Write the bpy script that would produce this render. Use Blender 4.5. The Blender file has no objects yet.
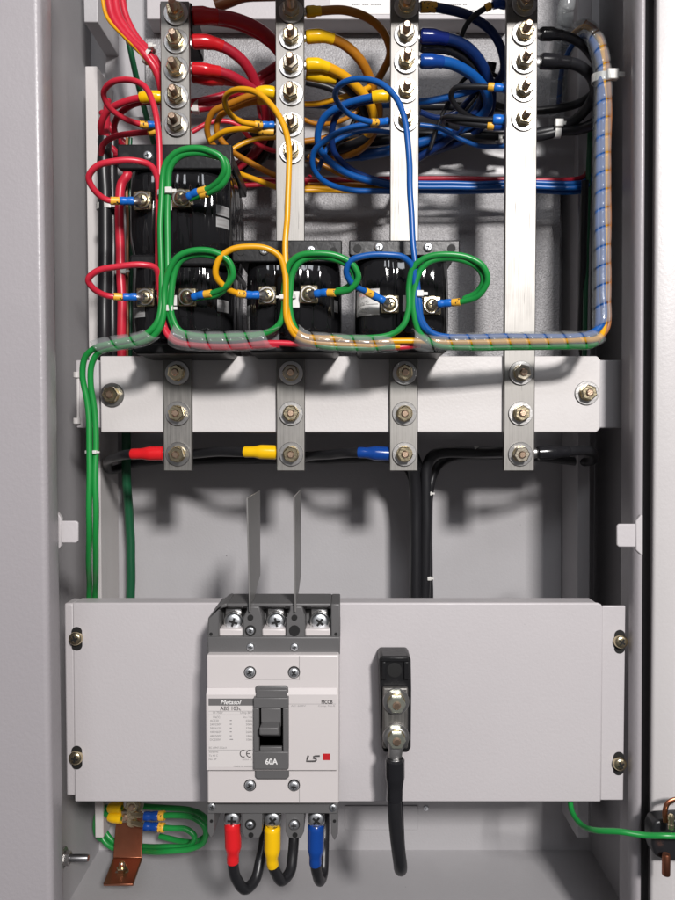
import bpy, math, random
from mathutils import Vector, Matrix
random.seed(7)
S = 0.001                                    # everything below is written in millimetres
scene = bpy.context.scene
COL = scene.collection
# ------------------------------------------------------------------ camera
F, XC, YC, TILT = 690.0, 345.0, 450.0, math.radians(1.6)
CAMZ = 520.0
cd = bpy.data.cameras.new('camera'); cam = bpy.data.objects.new('camera', cd); COL.objects.link(cam)
cam.location = (0, 0, CAMZ*S); cam.rotation_euler = (math.pi/2 - TILT, 0, 0)
cd.sensor_fit = 'AUTO'; cd.sensor_width = 36; cd.lens = F/900*36
cd.shift_x = -(XC-337.5)/900; cd.clip_start = 0.01; cd.clip_end = 50
scene.camera = cam
ct_, st_ = math.cos(TILT), math.sin(TILT)
def at(px, py, d):
    a, b = (px-XC)/F, (YC-py)/F
    r = Vector((a, ct_ + b*st_, -st_ + b*ct_)); r *= d/r.y
    return Vector((r.x, r.y, r.z + CAMZ))
# ------------------------------------------------------------------ materials
def nt(name):
    m = bpy.data.materials.new(name); m.use_nodes = True
    return m, m.node_tree, m.node_tree.nodes['Principled BSDF']
def mat(name, col, rough=0.5, metal=0.0, bump=0.0, bscale=300, var=0.0, vscale=20, rvar=0.0, coat=0.0, stretch=None, spec=0.5, det=3, bdist=0.0006):
    m, t, p = nt(name)
    p.inputs['Base Color'].default_value = (*col, 1); p.inputs['Roughness'].default_value = rough
    p.inputs['Metallic'].default_value = metal; p.inputs['Specular IOR Level'].default_value = spec
    if coat: p.inputs['Coat Weight'].default_value = coat; p.inputs['Coat Roughness'].default_value = 0.08
    N, L = t.nodes, t.links
    tc = N.new('ShaderNodeTexCoord'); mp = N.new('ShaderNodeMapping'); L.new(tc.outputs['Object'], mp.inputs['Vector'])
    if stretch: mp.inputs['Scale'].default_value = stretch
    if var or rvar:
        n = N.new('ShaderNodeTexNoise'); n.inputs['Scale'].default_value = vscale; n.inputs['Detail'].default_value = 5
        L.new(mp.outputs[0], n.inputs['Vector'])
        if var:
            mx = N.new('ShaderNodeMix'); mx.data_type = 'RGBA'
            mx.inputs[6].default_value = tuple(c*(1-var) for c in col)+(1,)
            mx.inputs[7].default_value = tuple(min(1, c*(1+var)) for c in col)+(1,)
            L.new(n.outputs['Fac'], mx.inputs[0]); L.new(mx.outputs[2], p.inputs['Base Color'])
        if rvar:
            mr = N.new('ShaderNodeMapRange'); mr.inputs[1].default_value = 0.3; mr.inputs[2].default_value = 0.7
            mr.inputs[3].default_value = max(0.02, rough-rvar); mr.inputs[4].default_value = min(1, rough+rvar)
            L.new(n.outputs['Fac'], mr.inputs[0]); L.new(mr.outputs[0], p.inputs['Roughness'])
    if name.startswith('paint'):
        v = N.new('ShaderNodeTexVoronoi'); v.inputs['Scale'].default_value = 34; L.new(tc.outputs['Object'], v.inputs['Vector'])
        g = N.new('ShaderNodeMath'); g.operation = 'LESS_THAN'; g.inputs[1].default_value = .022; L.new(v.outputs['Distance'], g.inputs[0])
        sp = N.new('ShaderNodeSeparateColor'); L.new(v.outputs['Color'], sp.inputs[0])
        g2 = N.new('ShaderNodeMath'); g2.operation = 'GREATER_THAN'; g2.inputs[1].default_value = .55; L.new(sp.outputs[0], g2.inputs[0])
        g3 = N.new('ShaderNodeMath'); g3.operation = 'MULTIPLY'; L.new(g.outputs[0], g3.inputs[0]); L.new(g2.outputs[0], g3.inputs[1])
        ds = N.new('ShaderNodeTexNoise'); ds.inputs['Scale'].default_value = 14; ds.inputs['Detail'].default_value = 8; ds.inputs['Roughness'].default_value = .7; L.new(tc.outputs['Object'], ds.inputs['Vector'])
        dr = N.new('ShaderNodeMapRange'); dr.inputs[1].default_value = .35; dr.inputs[2].default_value = .75; dr.inputs[3].default_value = rough-.08; dr.inputs[4].default_value = rough+.16
        L.new(ds.outputs['Fac'], dr.inputs[0]); L.new(dr.outputs[0], p.inputs['Roughness'])
        m4 = N.new('ShaderNodeMix'); m4.data_type = 'RGBA'; m4.inputs[7].default_value = tuple(c*.45 for c in col)+(1,)
        L.new(mx.outputs[2], m4.inputs[6]); L.new(g3.outputs[0], m4.inputs[0]); L.new(m4.outputs[2], p.inputs['Base Color'])
    if name == 'yellow_marker':
        v = N.new('ShaderNodeTexNoise'); v.inputs['Scale'].default_value = 420; v.inputs['Detail'].default_value = 1; L.new(tc.outputs['Object'], v.inputs['Vector'])
        g = N.new('ShaderNodeMath'); g.operation = 'GREATER_THAN'; g.inputs[1].default_value = .63; L.new(v.outputs['Fac'], g.inputs[0])
        m4 = N.new('ShaderNodeMix'); m4.data_type = 'RGBA'; m4.inputs[6].default_value = (*col, 1); m4.inputs[7].default_value = (.05,.03,.02,1)
        L.new(g.outputs[0], m4.inputs[0]); L.new(m4.outputs[2], p.inputs['Base Color'])
    if bump:
        b = N.new('ShaderNodeTexNoise'); b.inputs['Scale'].default_value = bscale; b.inputs['Detail'].default_value = det
        L.new(mp.outputs[0], b.inputs['Vector'])
        bm = N.new('ShaderNodeBump'); bm.inputs['Strength'].default_value = bump; bm.inputs['Distance'].default_value = bdist
        L.new(b.outputs['Fac'], bm.inputs['Height']); L.new(bm.outputs[0], p.inputs['Normal'])
    return m
PAINT = mat('paint_light_grey', (.50,.475,.485), .42, bump=.25, bscale=420, var=.03, vscale=6)
PAINT_IN = mat('paint_inner_grey', (.42,.41,.42), .4, bump=.25, bscale=420, var=.04, vscale=9)
PAINT_FR = mat('paint_frame_grey', (.34,.32,.335), .36, bump=.3, bscale=380, var=.04, vscale=5)
PAINT_W = mat('paint_white_plate', (.60,.575,.565), .38, bump=.2, bscale=420, var=.02, vscale=8)
PAINT_D = mat('paint_door_white', (.52,.50,.50), .38, bump=.2, bscale=420, var=.02, vscale=8)
# hammered, sparkling grey mounting panel
HAMMER = mat('hammered_grey', (.36,.353,.36), .46, metal=.12, bump=1.0, bscale=560, var=.10, vscale=60, det=2, bdist=.0013)
def scratched(name, col, rough):
    m, t, p = nt(name); N, L = t.nodes, t.links
    p.inputs['Metallic'].default_value = 1.0
    tc = N.new('ShaderNodeTexCoord')
    mp = N.new('ShaderNodeMapping'); mp.inputs['Scale'].default_value = (90, 90, 3); L.new(tc.outputs['Object'], mp.inputs['Vector'])
    n = N.new('ShaderNodeTexNoise'); n.inputs['Scale'].default_value = 9; n.inputs['Detail'].default_value = 6; L.new(mp.outputs[0], n.inputs['Vector'])
    n2 = N.new('ShaderNodeTexNoise'); n2.inputs['Scale'].default_value = 35; n2.inputs['Detail'].default_value = 6; L.new(tc.outputs['Object'], n2.inputs['Vector'])
    ad = N.new('ShaderNodeMath'); ad.operation = 'ADD'; L.new(n.outputs['Fac'], ad.inputs[0]); L.new(n2.outputs['Fac'], ad.inputs[1])
    # diagonal fine scratches
    hs = None
    for ang, sc in ((.9, 160), (2.3, 210)):
        m2 = N.new('ShaderNodeMapping'); m2.inputs['Rotation'].default_value = (0, ang, 0); m2.inputs['Scale'].default_value = (sc, 1, 6)
        L.new(tc.outputs['Object'], m2.inputs['Vector'])
        v = N.new('ShaderNodeTexNoise'); v.inputs['Scale'].default_value = 3.5; v.inputs['Detail'].default_value = 2; L.new(m2.outputs[0], v.inputs['Vector'])
        g = N.new('ShaderNodeMath'); g.operation = 'GREATER_THAN'; g.inputs[1].default_value = .735; L.new(v.outputs['Fac'], g.inputs[0])
        if hs is None: hs = g
        else:
            a2 = N.new('ShaderNodeMath'); a2.operation = 'MAXIMUM'; L.new(hs.outputs[0], a2.inputs[0]); L.new(g.outputs[0], a2.inputs[1]); hs = a2
    mr = N.new('ShaderNodeMapRange'); mr.inputs[1].default_value = .7; mr.inputs[2].default_value = 1.3; mr.inputs[3].default_value = rough-.07; mr.inputs[4].default_value = rough+.1
    L.new(ad.outputs[0], mr.inputs[0])
    a3 = N.new('ShaderNodeMath'); a3.operation = 'MULTIPLY_ADD'; a3.inputs[1].default_value = .22; L.new(hs.outputs[0], a3.inputs[0]); L.new(mr.outputs[0], a3.inputs[2])
    L.new(a3.outputs[0], p.inputs['Roughness'])
    mx = N.new('ShaderNodeMix'); mx.data_type = 'RGBA'; mx.inputs[6].default_value = tuple(c*.74 for c in col)+(1,); mx.inputs[7].default_value = (*col, 1)
    mr2 = N.new('ShaderNodeMapRange'); mr2.inputs[1].default_value = .75; mr2.inputs[2].default_value = 1.2
    L.new(ad.outputs[0], mr2.inputs[0]); L.new(mr2.outputs[0], mx.inputs[0]); L.new(mx.outputs[2], p.inputs['Base Color'])
    bm = N.new('ShaderNodeBump'); bm.inputs['Strength'].default_value = .12; bm.inputs['Distance'].default_value = .0003
    L.new(ad.outputs[0], bm.inputs['Height']); L.new(bm.outputs[0], p.inputs['Normal'])
    return m
TIN = scratched('tinned_copper', (.29,.28,.265), .50)
ZINC = mat('zinc_plate', (.56,.55,.54), .3, metal=1, bump=.12, bscale=600, var=.08, vscale=120)
BRASSZ = mat('yellow_zinc', (.70,.60,.40), .24, metal=1, bump=.2, bscale=700, var=.22, vscale=200)
STUD = mat('bronze_stud', (.80,.58,.42), .28, metal=1, bump=.2, bscale=900, var=.2, vscale=250)
CHROME = mat('bright_screw', (.86,.89,.92), .36, metal=1, bump=.1, bscale=600)
REC_SHADE = mat('recess_shade', (.004,.004,.004), .7)  # near-black stands in for the shade inside holes, slots and screw crosses
COPPER = mat('copper', (.42,.165,.095), .36, metal=1, bump=.15, bscale=250, var=.22, vscale=40)
RES = mat('black_resin', (.008,.008,.009), .06, bump=1.0, bscale=32, coat=.0, stretch=(1.7,1,.20), det=2.5, bdist=.009, spec=.5)
BLKPL = mat('black_plastic', (.010,.010,.011), .36, bump=.3, bscale=250, var=.2, vscale=30, spec=.3)
BLKGL = mat('black_pvc', (.014,.014,.016), .36, bump=.15, bscale=60, spec=.45)
GREYPL = mat('grey_plastic', (.105,.103,.104), .42, bump=.12, bscale=900, var=.06, vscale=40)
CREAM = mat('cream_plastic', (.56,.525,.52), .36, bump=.05, bscale=900, var=.015, vscale=20)
LABELM = mat('silver_label', (.60,.57,.56), .45)
WHITEL = mat('white_label', (.72,.71,.69), .4)
INK = mat('dark_ink', (.07,.065,.065), .5)
INKL = mat('light_ink', (.26,.25,.25), .5)
REDINK = mat('red_ink', (.45,.015,.02), .4)
WHITEINK = mat('white_ink', (.75,.74,.73), .4)
TIE = mat('nylon_tie', (.62,.61,.58), .35)
BARR = mat('barrier_grey', (.20,.195,.19), .42, bump=.12, bscale=200, var=.08, vscale=30)
def wirem(n, c, r=.34): return mat(n, c, r, bump=.10, bscale=45, var=.08, vscale=30, bdist=.0012)
W = {'red': wirem('red_pvc', (.56,.022,.045)), 'yellow': wirem('yellow_pvc', (.72,.34,.006)), 'blue': wirem('blue_pvc', (.005,.085,.33)),
     'green': wirem('green_pvc', (.012,.24,.045)), 'black': BLKGL, 'dgreen': wirem('dark_green_pvc', (.008,.085,.035)),
     'amber': wirem('amber_pvc', (.42,.16,.010)), 'crimson': wirem('crimson_pvc', (.38,.012,.03)), 'navy': wirem('navy_pvc', (.004,.022,.11)),
     'brown': wirem('brown_pvc', (.30,.12,.045))}
SL = {'dred': mat('dark_red_sleeve', (.52,.012,.018), .2), 'red': mat('red_sleeve', (.66,.015,.02), .2), 'yellow': mat('yellow_sleeve', (.85,.50,.005), .22), 'blue': mat('blue_sleeve', (.006,.05,.26), .2),
      'lblue': mat('light_blue_sleeve', (.008,.125,.50), .3), 'black': mat('black_sleeve', (.012,.012,.014), .18), 'marker': mat('yellow_marker', (.80,.42,.04), .4),
      'navy': mat('navy_sleeve', (.008,.02,.16), .18)}
def wrapm():
    m, t, p = nt('spiral_wrap_clear'); N, L = t.nodes, t.links
    p.inputs['Base Color'].default_value = (.50,.51,.52,1); p.inputs['Roughness'].default_value = .12; p.inputs['Specular IOR Level'].default_value = .9
    tr = N.new('ShaderNodeBsdfTransparent'); tr.inputs[0].default_value = (.93,.94,.94,1)
    mx = N.new('ShaderNodeMixShader'); mx.inputs[0].default_value = .18
    L.new(tr.outputs[0], mx.inputs[1]); L.new(p.outputs[0], mx.inputs[2]); L.new(mx.outputs[0], N['Material Output'].inputs[0])
    return m
WRAP = wrapm()
# ------------------------------------------------------------------ mesh builder
class MB:
    def __init__(s): s.v, s.f, s.m = [], [], []
    def add(s, vs, fs, mi=0):
        o = len(s.v); s.v += [Vector(v) for v in vs]; s.f += [tuple(i+o for i in f) for f in fs]; s.m += [mi]*len(fs); return s
    def box(s, x0, x1, y0, y1, z0, z1, mi=0):
        return s.add([(x0,y0,z0),(x1,y0,z0),(x1,y1,z0),(x0,y1,z0),(x0,y0,z1),(x1,y0,z1),(x1,y1,z1),(x0,y1,z1)],
                     [(0,3,2,1),(4,5,6,7),(0,1,5,4),(1,2,6,5),(2,3,7,6),(3,0,4,7)], mi)
    def pbox(s, px0, px1, py0, py1, df, db, mi=0):       # a box whose front face covers those photo pixels at depth df
        a, b = at(px0, (py0+py1)/2, df), at(px1, (py0+py1)/2, df); t, u = at((px0+px1)/2, py0, df), at((px0+px1)/2, py1, df)
        return s.box(a.x, b.x, df, db, u.z, t.z, mi)
    def prism(s, poly, y0, y1, mi=0):                     # outline in x,z (clockwise or not), depth y0..y1
        n = len(poly); ar = sum(poly[i][0]*poly[(i+1)%n][1]-poly[(i+1)%n][0]*poly[i][1] for i in range(n))
        if ar < 0: poly = poly[::-1]
        vs = [(x,y0,z) for x,z in poly]+[(x,y1,z) for x,z in poly]
        fs = [tuple(range(n)), tuple(range(2*n-1, n-1, -1))]+[(i, i+n, (i+1)%n+n, (i+1)%n) for i in range(n)]
        return s.add(vs, fs, mi)
    def pprism(s, pix, df, db, mi=0):
        return s.prism([(at(x,y,df).x, at(x,y,df).z) for x,y in pix], df, db, mi)
    def lathe(s, c, prof, n=24, axis='Y', mi=0, phase=0.0):   # prof: (r, h), h towards the camera (-Y) or up (+Z) or +X
        c = Vector(c); vs = []; fs = []
        for r, h in prof:
            for i in range(n):
                a = 2*math.pi*i/n+phase; p, q = r*math.cos(a), r*math.sin(a)
                vs.append(c + (Vector((p,-h,q)) if axis=='Y' else Vector((p,q,h)) if axis=='Z' else Vector((h,p,q))))
        for j in range(len(prof)-1):
            for i in range(n):
                k=(i+1)%n; q=(j*n+i, j*n+k, (j+1)*n+k, (j+1)*n+i)
                fs.append(q)
        fs.append(tuple(range(n-1,-1,-1))); fs.append(tuple(range((len(prof)-1)*n, len(prof)*n)))
        return s.add(vs, fs, mi)
    def tube(s, pts, r, n=12, flat=None, mi=0, cap=True):
        m = len(pts); T=[]
        for i in range(m): T.append((pts[min(i+1,m-1)]-pts[max(i-1,0)]).normalized())
        u = T[0].cross(Vector((0,1,0)));
        if u.length < .1: u = T[0].cross(Vector((0,0,1)))
        u.normalize(); vs=[]; fs=[]
        for i in range(m):
            u = (u - T[i]*u.dot(T[i])).normalized(); w = T[i].cross(u)
            ri = r(i/(m-1)) if callable(r) else r
            for k in range(n):
                a = 2*math.pi*k/n; vs.append(pts[i]+u*ri*math.cos(a)+w*ri*math.sin(a)*(flat or 1))
        for i in range(m-1):
            for k in range(n):
                j=(k+1)%n; fs.append((i*n+k, (i+1)*n+k, (i+1)*n+j, i*n+j))
        if cap: fs.append(tuple(range(n))); fs.append(tuple(range(m*n-1,(m-1)*n-1,-1)))
        return s.add(vs, fs, mi)
    def mesh(s, name, mats, origin=Vector((0,0,0)), smooth=True, ang=35):
        me = bpy.data.meshes.new(name); me.from_pydata([(v-origin)*S for v in s.v], [], s.f)
        for m_ in (mats if isinstance(mats,(list,tuple)) else [mats]): me.materials.append(m_)
        me.polygons.foreach_set('material_index', s.m)
        if smooth:
            me.polygons.foreach_set('use_smooth', [True]*len(s.f)); me.set_sharp_from_angle(angle=math.radians(ang))
        me.update()
        import bmesh
        b = bmesh.new(); b.from_mesh(me); bmesh.ops.recalc_face_normals(b, faces=b.faces); b.to_mesh(me); b.free()
        return me
    def build(s, name, mats, parent=None, origin=None, bevel=0, seg=2, smooth=True, ang=35):
        root = parent
        while root is not None and root.parent is not None: root = root.parent
        og = origin if origin is not None else (Vector(root['_o']) if root is not None else sum(s.v, Vector())/len(s.v))
        o = bpy.data.objects.new(name, s.mesh(name, mats, og, smooth, ang)); COL.objects.link(o)
        if parent is not None: o.parent = parent
        else: o.location = og*S; o['_o'] = tuple(og)
        if bevel:
            b = o.modifiers.new('bevel','BEVEL'); b.width = bevel*S; b.segments = seg; b.limit_method='ANGLE'; b.angle_limit=math.radians(40)
        return o
def tag(o, label, cat, group=None, kind=None):
    o['label']=label; o['category']=cat
    if group: o['group']=group
    if kind: o['kind']=kind
    return o
def thing(name, label, cat, origin, group=None):
    e = bpy.data.objects.new(name, None); COL.objects.link(e); e.empty_display_size=.01
    e.location = Vector(origin)*S; e['_o']=tuple(origin)
    return tag(e, label, cat, group)
def inst(me, name, parent, pos, rot=(0,0,0), local=False):
    o = bpy.data.objects.new(name, me); COL.objects.link(o); o.parent = parent
    if local: o.location = Vector(pos)*S
    else:
        root = parent
        while root.parent is not None: root = root.parent
        o.location = (Vector(pos)-Vector(root['_o']))*S
    o.rotation_euler = rot
    return o
# ------------------------------------------------------------------ fasteners (shared meshes, axis towards the camera)
def hexprof(r, h0, h1): return [(r*.93,h0),(r,h0+.5),(r,h1-.7),(r*.88,h1)]
def threaded(r, h0, h1):
    pr=[]; h=h0
    while h < h1-1.2:
        pr += [(r,h),(r*.86,h+.5)]; h += 1.0
    return pr+[(r,h1-.9),(r*.72,h1)]
ME = {}
def shared(key, mb, mats, **k): ME[key] = mb.mesh(key, mats, **k)
shared('stud_long', MB().lathe((0,0,0), threaded(3.0,0,15.5), 16), STUD)
shared('stud_short', MB().lathe((0,0,0), threaded(2.9,0,10), 16), STUD)
shared('washer', MB().lathe((0,0,0), [(9.2,0),(9.5,.3),(9.5,1.2),(9.2,1.5),(4.2,1.5),(4,.1)], 40), ZINC)
shared('spring_washer', MB().lathe((0,0,0), [(6.2,1.5),(6.4,1.7),(6.4,3.1),(6.2,3.3),(3.4,3.3),(3.3,1.6)], 28), BRASSZ)
shared('zinc_nut', MB().lathe((0,0,0), hexprof(6.4,3.3,8.2), 6), mat('greenish_zinc',(.52,.54,.46),.42,metal=1,bump=.15,bscale=500), ang=25)
shared('dull_nut', MB().lathe((0,0,0), hexprof(6.4,3.3,8.2), 6), mat('dull_zinc',(.50,.45,.36),.34,metal=1,bump=.25,bscale=500,var=.3,vscale=220), ang=25)
shared('hex_nut', MB().lathe((0,0,0), hexprof(6.4,3.3,8.2), 6), BRASSZ, ang=25)
def bolt(parent, px, py, d, long=False):
    p = at(px, py, d)
    b = inst(ME['stud_long' if long else 'stud_short'], 'bolt', parent, p, (random.uniform(-.03,.03),random.uniform(0,1),random.uniform(-.03,.03)))
    inst(ME['washer'], 'washer', b, (0,0,0), local=True); inst(ME['spring_washer'], 'spring_washer', b, (0,0,0), local=True)
    inst(ME[random.choice(('hex_nut','hex_nut','dull_nut'))], 'nut', b, (0,0,0), (0,random.uniform(0,1),0), local=True)
    b.scale=(1,random.uniform(.93,1.08),1)
    return b
def screw_mb(r, h, cross=True, dome=.5):
    m = MB(); pr=[(r*.97,0),(r,h*.2),(r*.99,h*.45),(r*.93,h*.68),(r*.80,h*.85),(r*.6,h*.95),(r*.3,h)]
    m.lathe((0,0,0), pr, 26)
    if cross:
        w=r*.13; l=r*.52; t=h*1.0+.05
        m.box(-l,l,-t,-t+h*.35,-w,w,1); m.box(-w,w,-t-.02,-t+h*.35,-l,l,1)
    return m
shared('pan_screw', screw_mb(5.2,4.2), [BRASSZ, REC_SHADE])
shared('small_screw', screw_mb(2.6,1.4), [CHROME, REC_SHADE])
shared('mid_screw', screw_mb(3.4,2.0), [CHROME, REC_SHADE])
shared('terminal_screw', screw_mb(6.0,3.6), [CHROME, REC_SHADE])
shared('ct_screw', screw_mb(4.6,2.6), [BRASSZ, REC_SHADE])
def catmull(P, k=9):
    P=[P[0]+(P[0]-P[1])]+P+[P[-1]+(P[-1]-P[-2])]; out=[]
    for i in range(1,len(P)-2):
        p0,p1,p2,p3=P[i-1:i+3]
        t0=0; t1=t0+max((p1-p0).length,.01)**.5; t2=t1+max((p2-p1).length,.01)**.5; t3=t2+max((p3-p2).length,.01)**.5
        for j in range(k):
            t=t1+(t2-t1)*j/k
            A1=(t1-t)/(t1-t0)*p0+(t-t0)/(t1-t0)*p1; A2=(t2-t)/(t2-t1)*p1+(t-t1)/(t2-t1)*p2; A3=(t3-t)/(t3-t2)*p2+(t-t2)/(t3-t2)*p3
            B1=(t2-t)/(t2-t0)*A1+(t-t0)/(t2-t0)*A2; B2=(t3-t)/(t3-t1)*A2+(t-t1)/(t3-t1)*A3
            out.append((t2-t)/(t2-t1)*B1+(t-t1)/(t2-t1)*B2)
    out.append(P[-2]); return out
def path(pts): return catmull([at(*p) for p in pts])
def cut(P, s0, s1):
    out=[]; s=0
    for i in range(len(P)-1):
        l=(P[i+1]-P[i]).length
        if s+l>=s0 and s<=s1 and l>0:
            if s<s0: out.append(P[i].lerp(P[i+1],(s0-s)/l))
            elif not out: out.append(P[i].copy())
            out.append(P[i].lerp(P[i+1],(s1-s)/l) if s+l>s1 else P[i+1].copy())
        s+=l
    return out
# a cable: pts (photo x, photo y, depth); parts: (name, material, from mm, to mm, radius); lug: towards a bolt
def cable(name, label, cat, mt, pts, r, parts=(), lug=None, group=None, start=0.0):
    P = path(pts); root = thing(name, label, cat, P[0], group)
    from mathutils import noise
    sd_ = random.random()*100; s_ = 0; J=[P[0]]
    for i in range(1,len(P)):
        s_ += (P[i]-P[i-1]).length; a_ = min(1, s_/25)*.75
        J.append(P[i] + noise.noise_vector(Vector((s_*.035, sd_, 0)))*a_)
    P = J
    MB().tube(cut(P, start, 1e9), r, 12).build('insulation', mt, root)
    for q in parts:
        nm, m_, s0, s1, rr = q[:5]
        C = cut(P, s0, s1); n=len(C)
        if len(C)<6:                                       # resample short sleeves
            C2=[]; 
            for i in range(n-1):
                for j in range(4): C2.append(C[i].lerp(C[i+1], j/4))
            C2.append(C[-1]); C=C2
        if nm=='heat_shrink': f=lambda t, R=rr, b=r: (R*1.05 if t<.55 else R*1.05+(b*1.12-R*1.05)*min(1,(t-.55)/.2))*(0.82 if t<.04 else 1)
        elif nm=='crimp_sleeve': f=lambda t, R=rr: R*(.9 if (t<.07 or t>.93) else 1.0)*(0.93 if .35<t<.6 else 1)
        else: f=lambda t, R=rr: R*(.94 if (t<.1 or t>.9) else 1.0)
        MB().tube(C, f, 16).build(nm, m_, root)
    if lug:
        c=at(*lug[:3]); R=lug[3]; a=P[0]; dr=(a-c); m_=MB()
        m_.lathe(c+Vector((0,.9,0)), [(R*.96,0),(R,.2),(R,1.3),(R*.96,1.5)], 24)
        m_.tube([c, c.lerp(a,.5), a, a+(P[3]-a).normalized()*4], lambda t: R*.62 if t<.5 else r*.95, 12, flat=.3 if r>4 else .6)
        m_.build('ring_lug', ZINC if len(lug)<5 else lug[4], root)
    return root
# ================================================================== SETTING: the cabinet shell
DB, DF, XW = 690.0, 475.0, 250.0
ZF = at(345, 850, DB).z; ZT = CAMZ+600
cab = thing('electrical_cabinet', 'light grey sheet metal cabinet shell around all the wiring', 'cabinet', (0, 600, ZF))
MB().box(-XW,XW,DB,DB+2,ZF-2,ZT+2).build('back_wall', PAINT_IN, cab)
MB().box(-XW-2,-XW,DF+2,DB-.1,ZF,ZT).build('side_wall', PAINT_IN, cab)
MB().box(XW,XW+2,DF+2,DB-.1,ZF,ZT).build('side_wall', PAINT_IN, cab)
MB().box(-XW,XW,DF+22,DB-.1,ZF-2.1,ZF).build('bottom_wall', PAINT_IN, cab)
MB().box(-XW,XW,DF+2,DB-.1,ZT,ZT+2.1).build('top_wall', PAINT_IN, cab)
MB().box(-XW-120,XW+120,DF+12,DF+14,ZT-40,ZT+60).build('front_lintel', PAINT_FR, cab)
def extrude_profile(prof, pix_top, pix_bot, d):
    # sheet profile (dx, dd) swept between two heights; the frame leans a little, as in the photo
    vs=[]; n=len(prof)
    for (px,py) in (pix_bot, pix_top):
        c=at(px,py,d)
        for dx,dd in prof: vs.append((c.x+dx, d+dd, c.z))
    return MB().add(vs, [(i,i+1,i+1+n,i+n) for i in range(n-1)])
arc=[(-4+4*math.sin(a), 4-4*math.cos(a)) for a in [i*math.pi/2/8 for i in range(9)]]
lp=[(-170,0)]+arc+[(0,17),(-.6,19),(-3,20),(-80,21)]
extrude_profile(lp,(36.5,-200),(53,960),DF-30).build('frame_stile', PAINT_FR, cab, ang=60)
arc2=[(-x,y) for x,y in arc]
rp=[(-3.6,11),(-3.7,8),(-3.2,4.5),(-1.5,1.2),(.5,0),(2,.6),(2.6,3),(2.6,42),(70,43)]
extrude_profile(rp,(644,-200),(638,960),508).build('frame_stile', PAINT_FR, cab, ang=60)
extrude_profile([(2.8,30),(2.9,12),(5,10),(10,10),(18,11),(18,30)],(644,-200),(638,960),508).build('gap_shade', mat('gap_shade_grey', (.07,.068,.07), .6, bump=.2, bscale=200), cab, ang=60)  # dark strip standing in for the shade in the gap beside the door
# open door edge on the right
dp=[(7,60),(7,3.6),(.3,3.4),(0,2),(.8,.6),(2,0),(15,-1.2),(15.4,.2),(80,.2)]
d_=thing('cabinet_door', 'near white open cabinet door edge along the right side', 'door', at(655,860,497))
def dprof(d, dx=0): 
    m=extrude_profile([(x+dx,y) for x,y in dp],(661,-200),(653,960),d); return m
dprof(497,-1.6).build('door_panel', PAINT_D, d_, ang=50)
tag(MB().box(-134,232,504,524,CAMZ+325,CAMZ+372).build('shade_bar', PAINT_IN, None, bevel=1.5),'unseen grey bar added above the view, shading the busbar tops','rail')  # unseen bar, added only to cast shade on the busbar tops
# hinge tabs
def tabshape(sg, x0, x1, y0, y1, xw):
    m=MB(); d=DF-2
    m.pprism([(x0,y0+2),(x0+sg*2,y0),(x1,y0),(x1,y1),(x0+sg*2,y1),(x0,y1-2)], d, d+2.2)
    m.pprism([(x1,y0-3),(xw,y0-9),(xw+sg*2,y0-9),(xw+sg*2,y1+8),(xw,y1+8),(x1,y1+3)], d-.8, d+3)
    return m
tabshape(-1,78,61,521,543,57).build('latch_tab', PAINT, cab, bevel=.6)
tabshape(1,617,636,524,547,641).build('latch_tab', PAINT, cab, bevel=.6)
# uprights
def upright(x0,x1,x0b,x1b,ytop,ybot,d,depth,name,label,m=PAINT):
    a,b=at(x0,ytop,d),at(x1,ytop,d); e,f=at(x0b,ybot,d),at(x1b,ybot,d)
    mb=MB(); vs=[(e.x,d,e.z),(f.x,d,f.z),(f.x,d+depth,f.z),(e.x,d+depth,e.z),(a.x,d,a.z),(b.x,d,b.z),(b.x,d+depth,b.z),(a.x,d+depth,a.z)]
    mb.add(vs,[(0,3,2,1),(4,5,6,7),(0,1,5,4),(1,2,6,5),(2,3,7,6),(3,0,4,7)])
    o=mb.build(name, m, None, bevel=.8); tag(o,label,'rail'); return o
ul=upright(85,97,95,103.5,66,838,632,50,'mounting_rail','narrow light grey upright rail on the left inside wall', PAINT_W)
for y in (462,534): inst(ME['small_screw'],'rivet',ul,(at(97,y,631)-Vector(ul['_o'])),local=True) if False else None
upright(82,97,84,98,-70,22,620,60,'mounting_rail','short blue grey rail block at the top left corner', PAINT_IN)
upright(578,592,577,589,-60,838,640,45,'mounting_rail','dark folded upright rail inside the right wall', PAINT_IN)
# gland plate seams on the cabinet floor / wall
g=MB().pbox(345,418,806,830,DB-1.2,DB-.1); g.build('gland_plate', PAINT_IN, cab, bevel=.4)
inst(ME['small_screw'],'screw',cab,at(426,808,DB-.1))
# upper mounting panel and rails behind the wiring
p=MB(); a,b=at(145,24,664),at(562,24,664); z0=at(345,400,664).z
p.box(a.x,b.x,664,666,z0,at(345,-60,664).z)
p.build('mounting_panel', HAMMER, cab, bevel=.5)
p=MB().pbox(113,577,116,176,650,663)
p.build('cross_rail', PAINT_IN, cab, bevel=2, seg=3)
ch=thing('cable_trough','white trough along the top edge with faint printing','trough',at(330,20,640))
MB().pbox(146,512,-60,19,640,663).build('casing', PAINT, ch, bevel=1.2)
p=MB().pbox(330,505,-30,14,639.6,639.9); pl=p.build('paper_label', WHITEL, ch)
m=MB()
text_lines=[(352,4,'---- --- -----'),(395,9,'-- ----- ----'),(440,4,'--- ------ --'),(470,10,'----- ---')]
for x_,y_,t_ in text_lines:
    k_=x_
    for ch_ in t_:
        if ch_=='-': m.pbox(k_,k_+1.6,y_,y_+.8,639.3,639.55)
        k_+=2.1
m.build('faint_print', INKL, pl)
MB().pbox(105,150,-60,190,676,686).build('side_panel', PAINT_IN, cab, bevel=.8)
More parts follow.
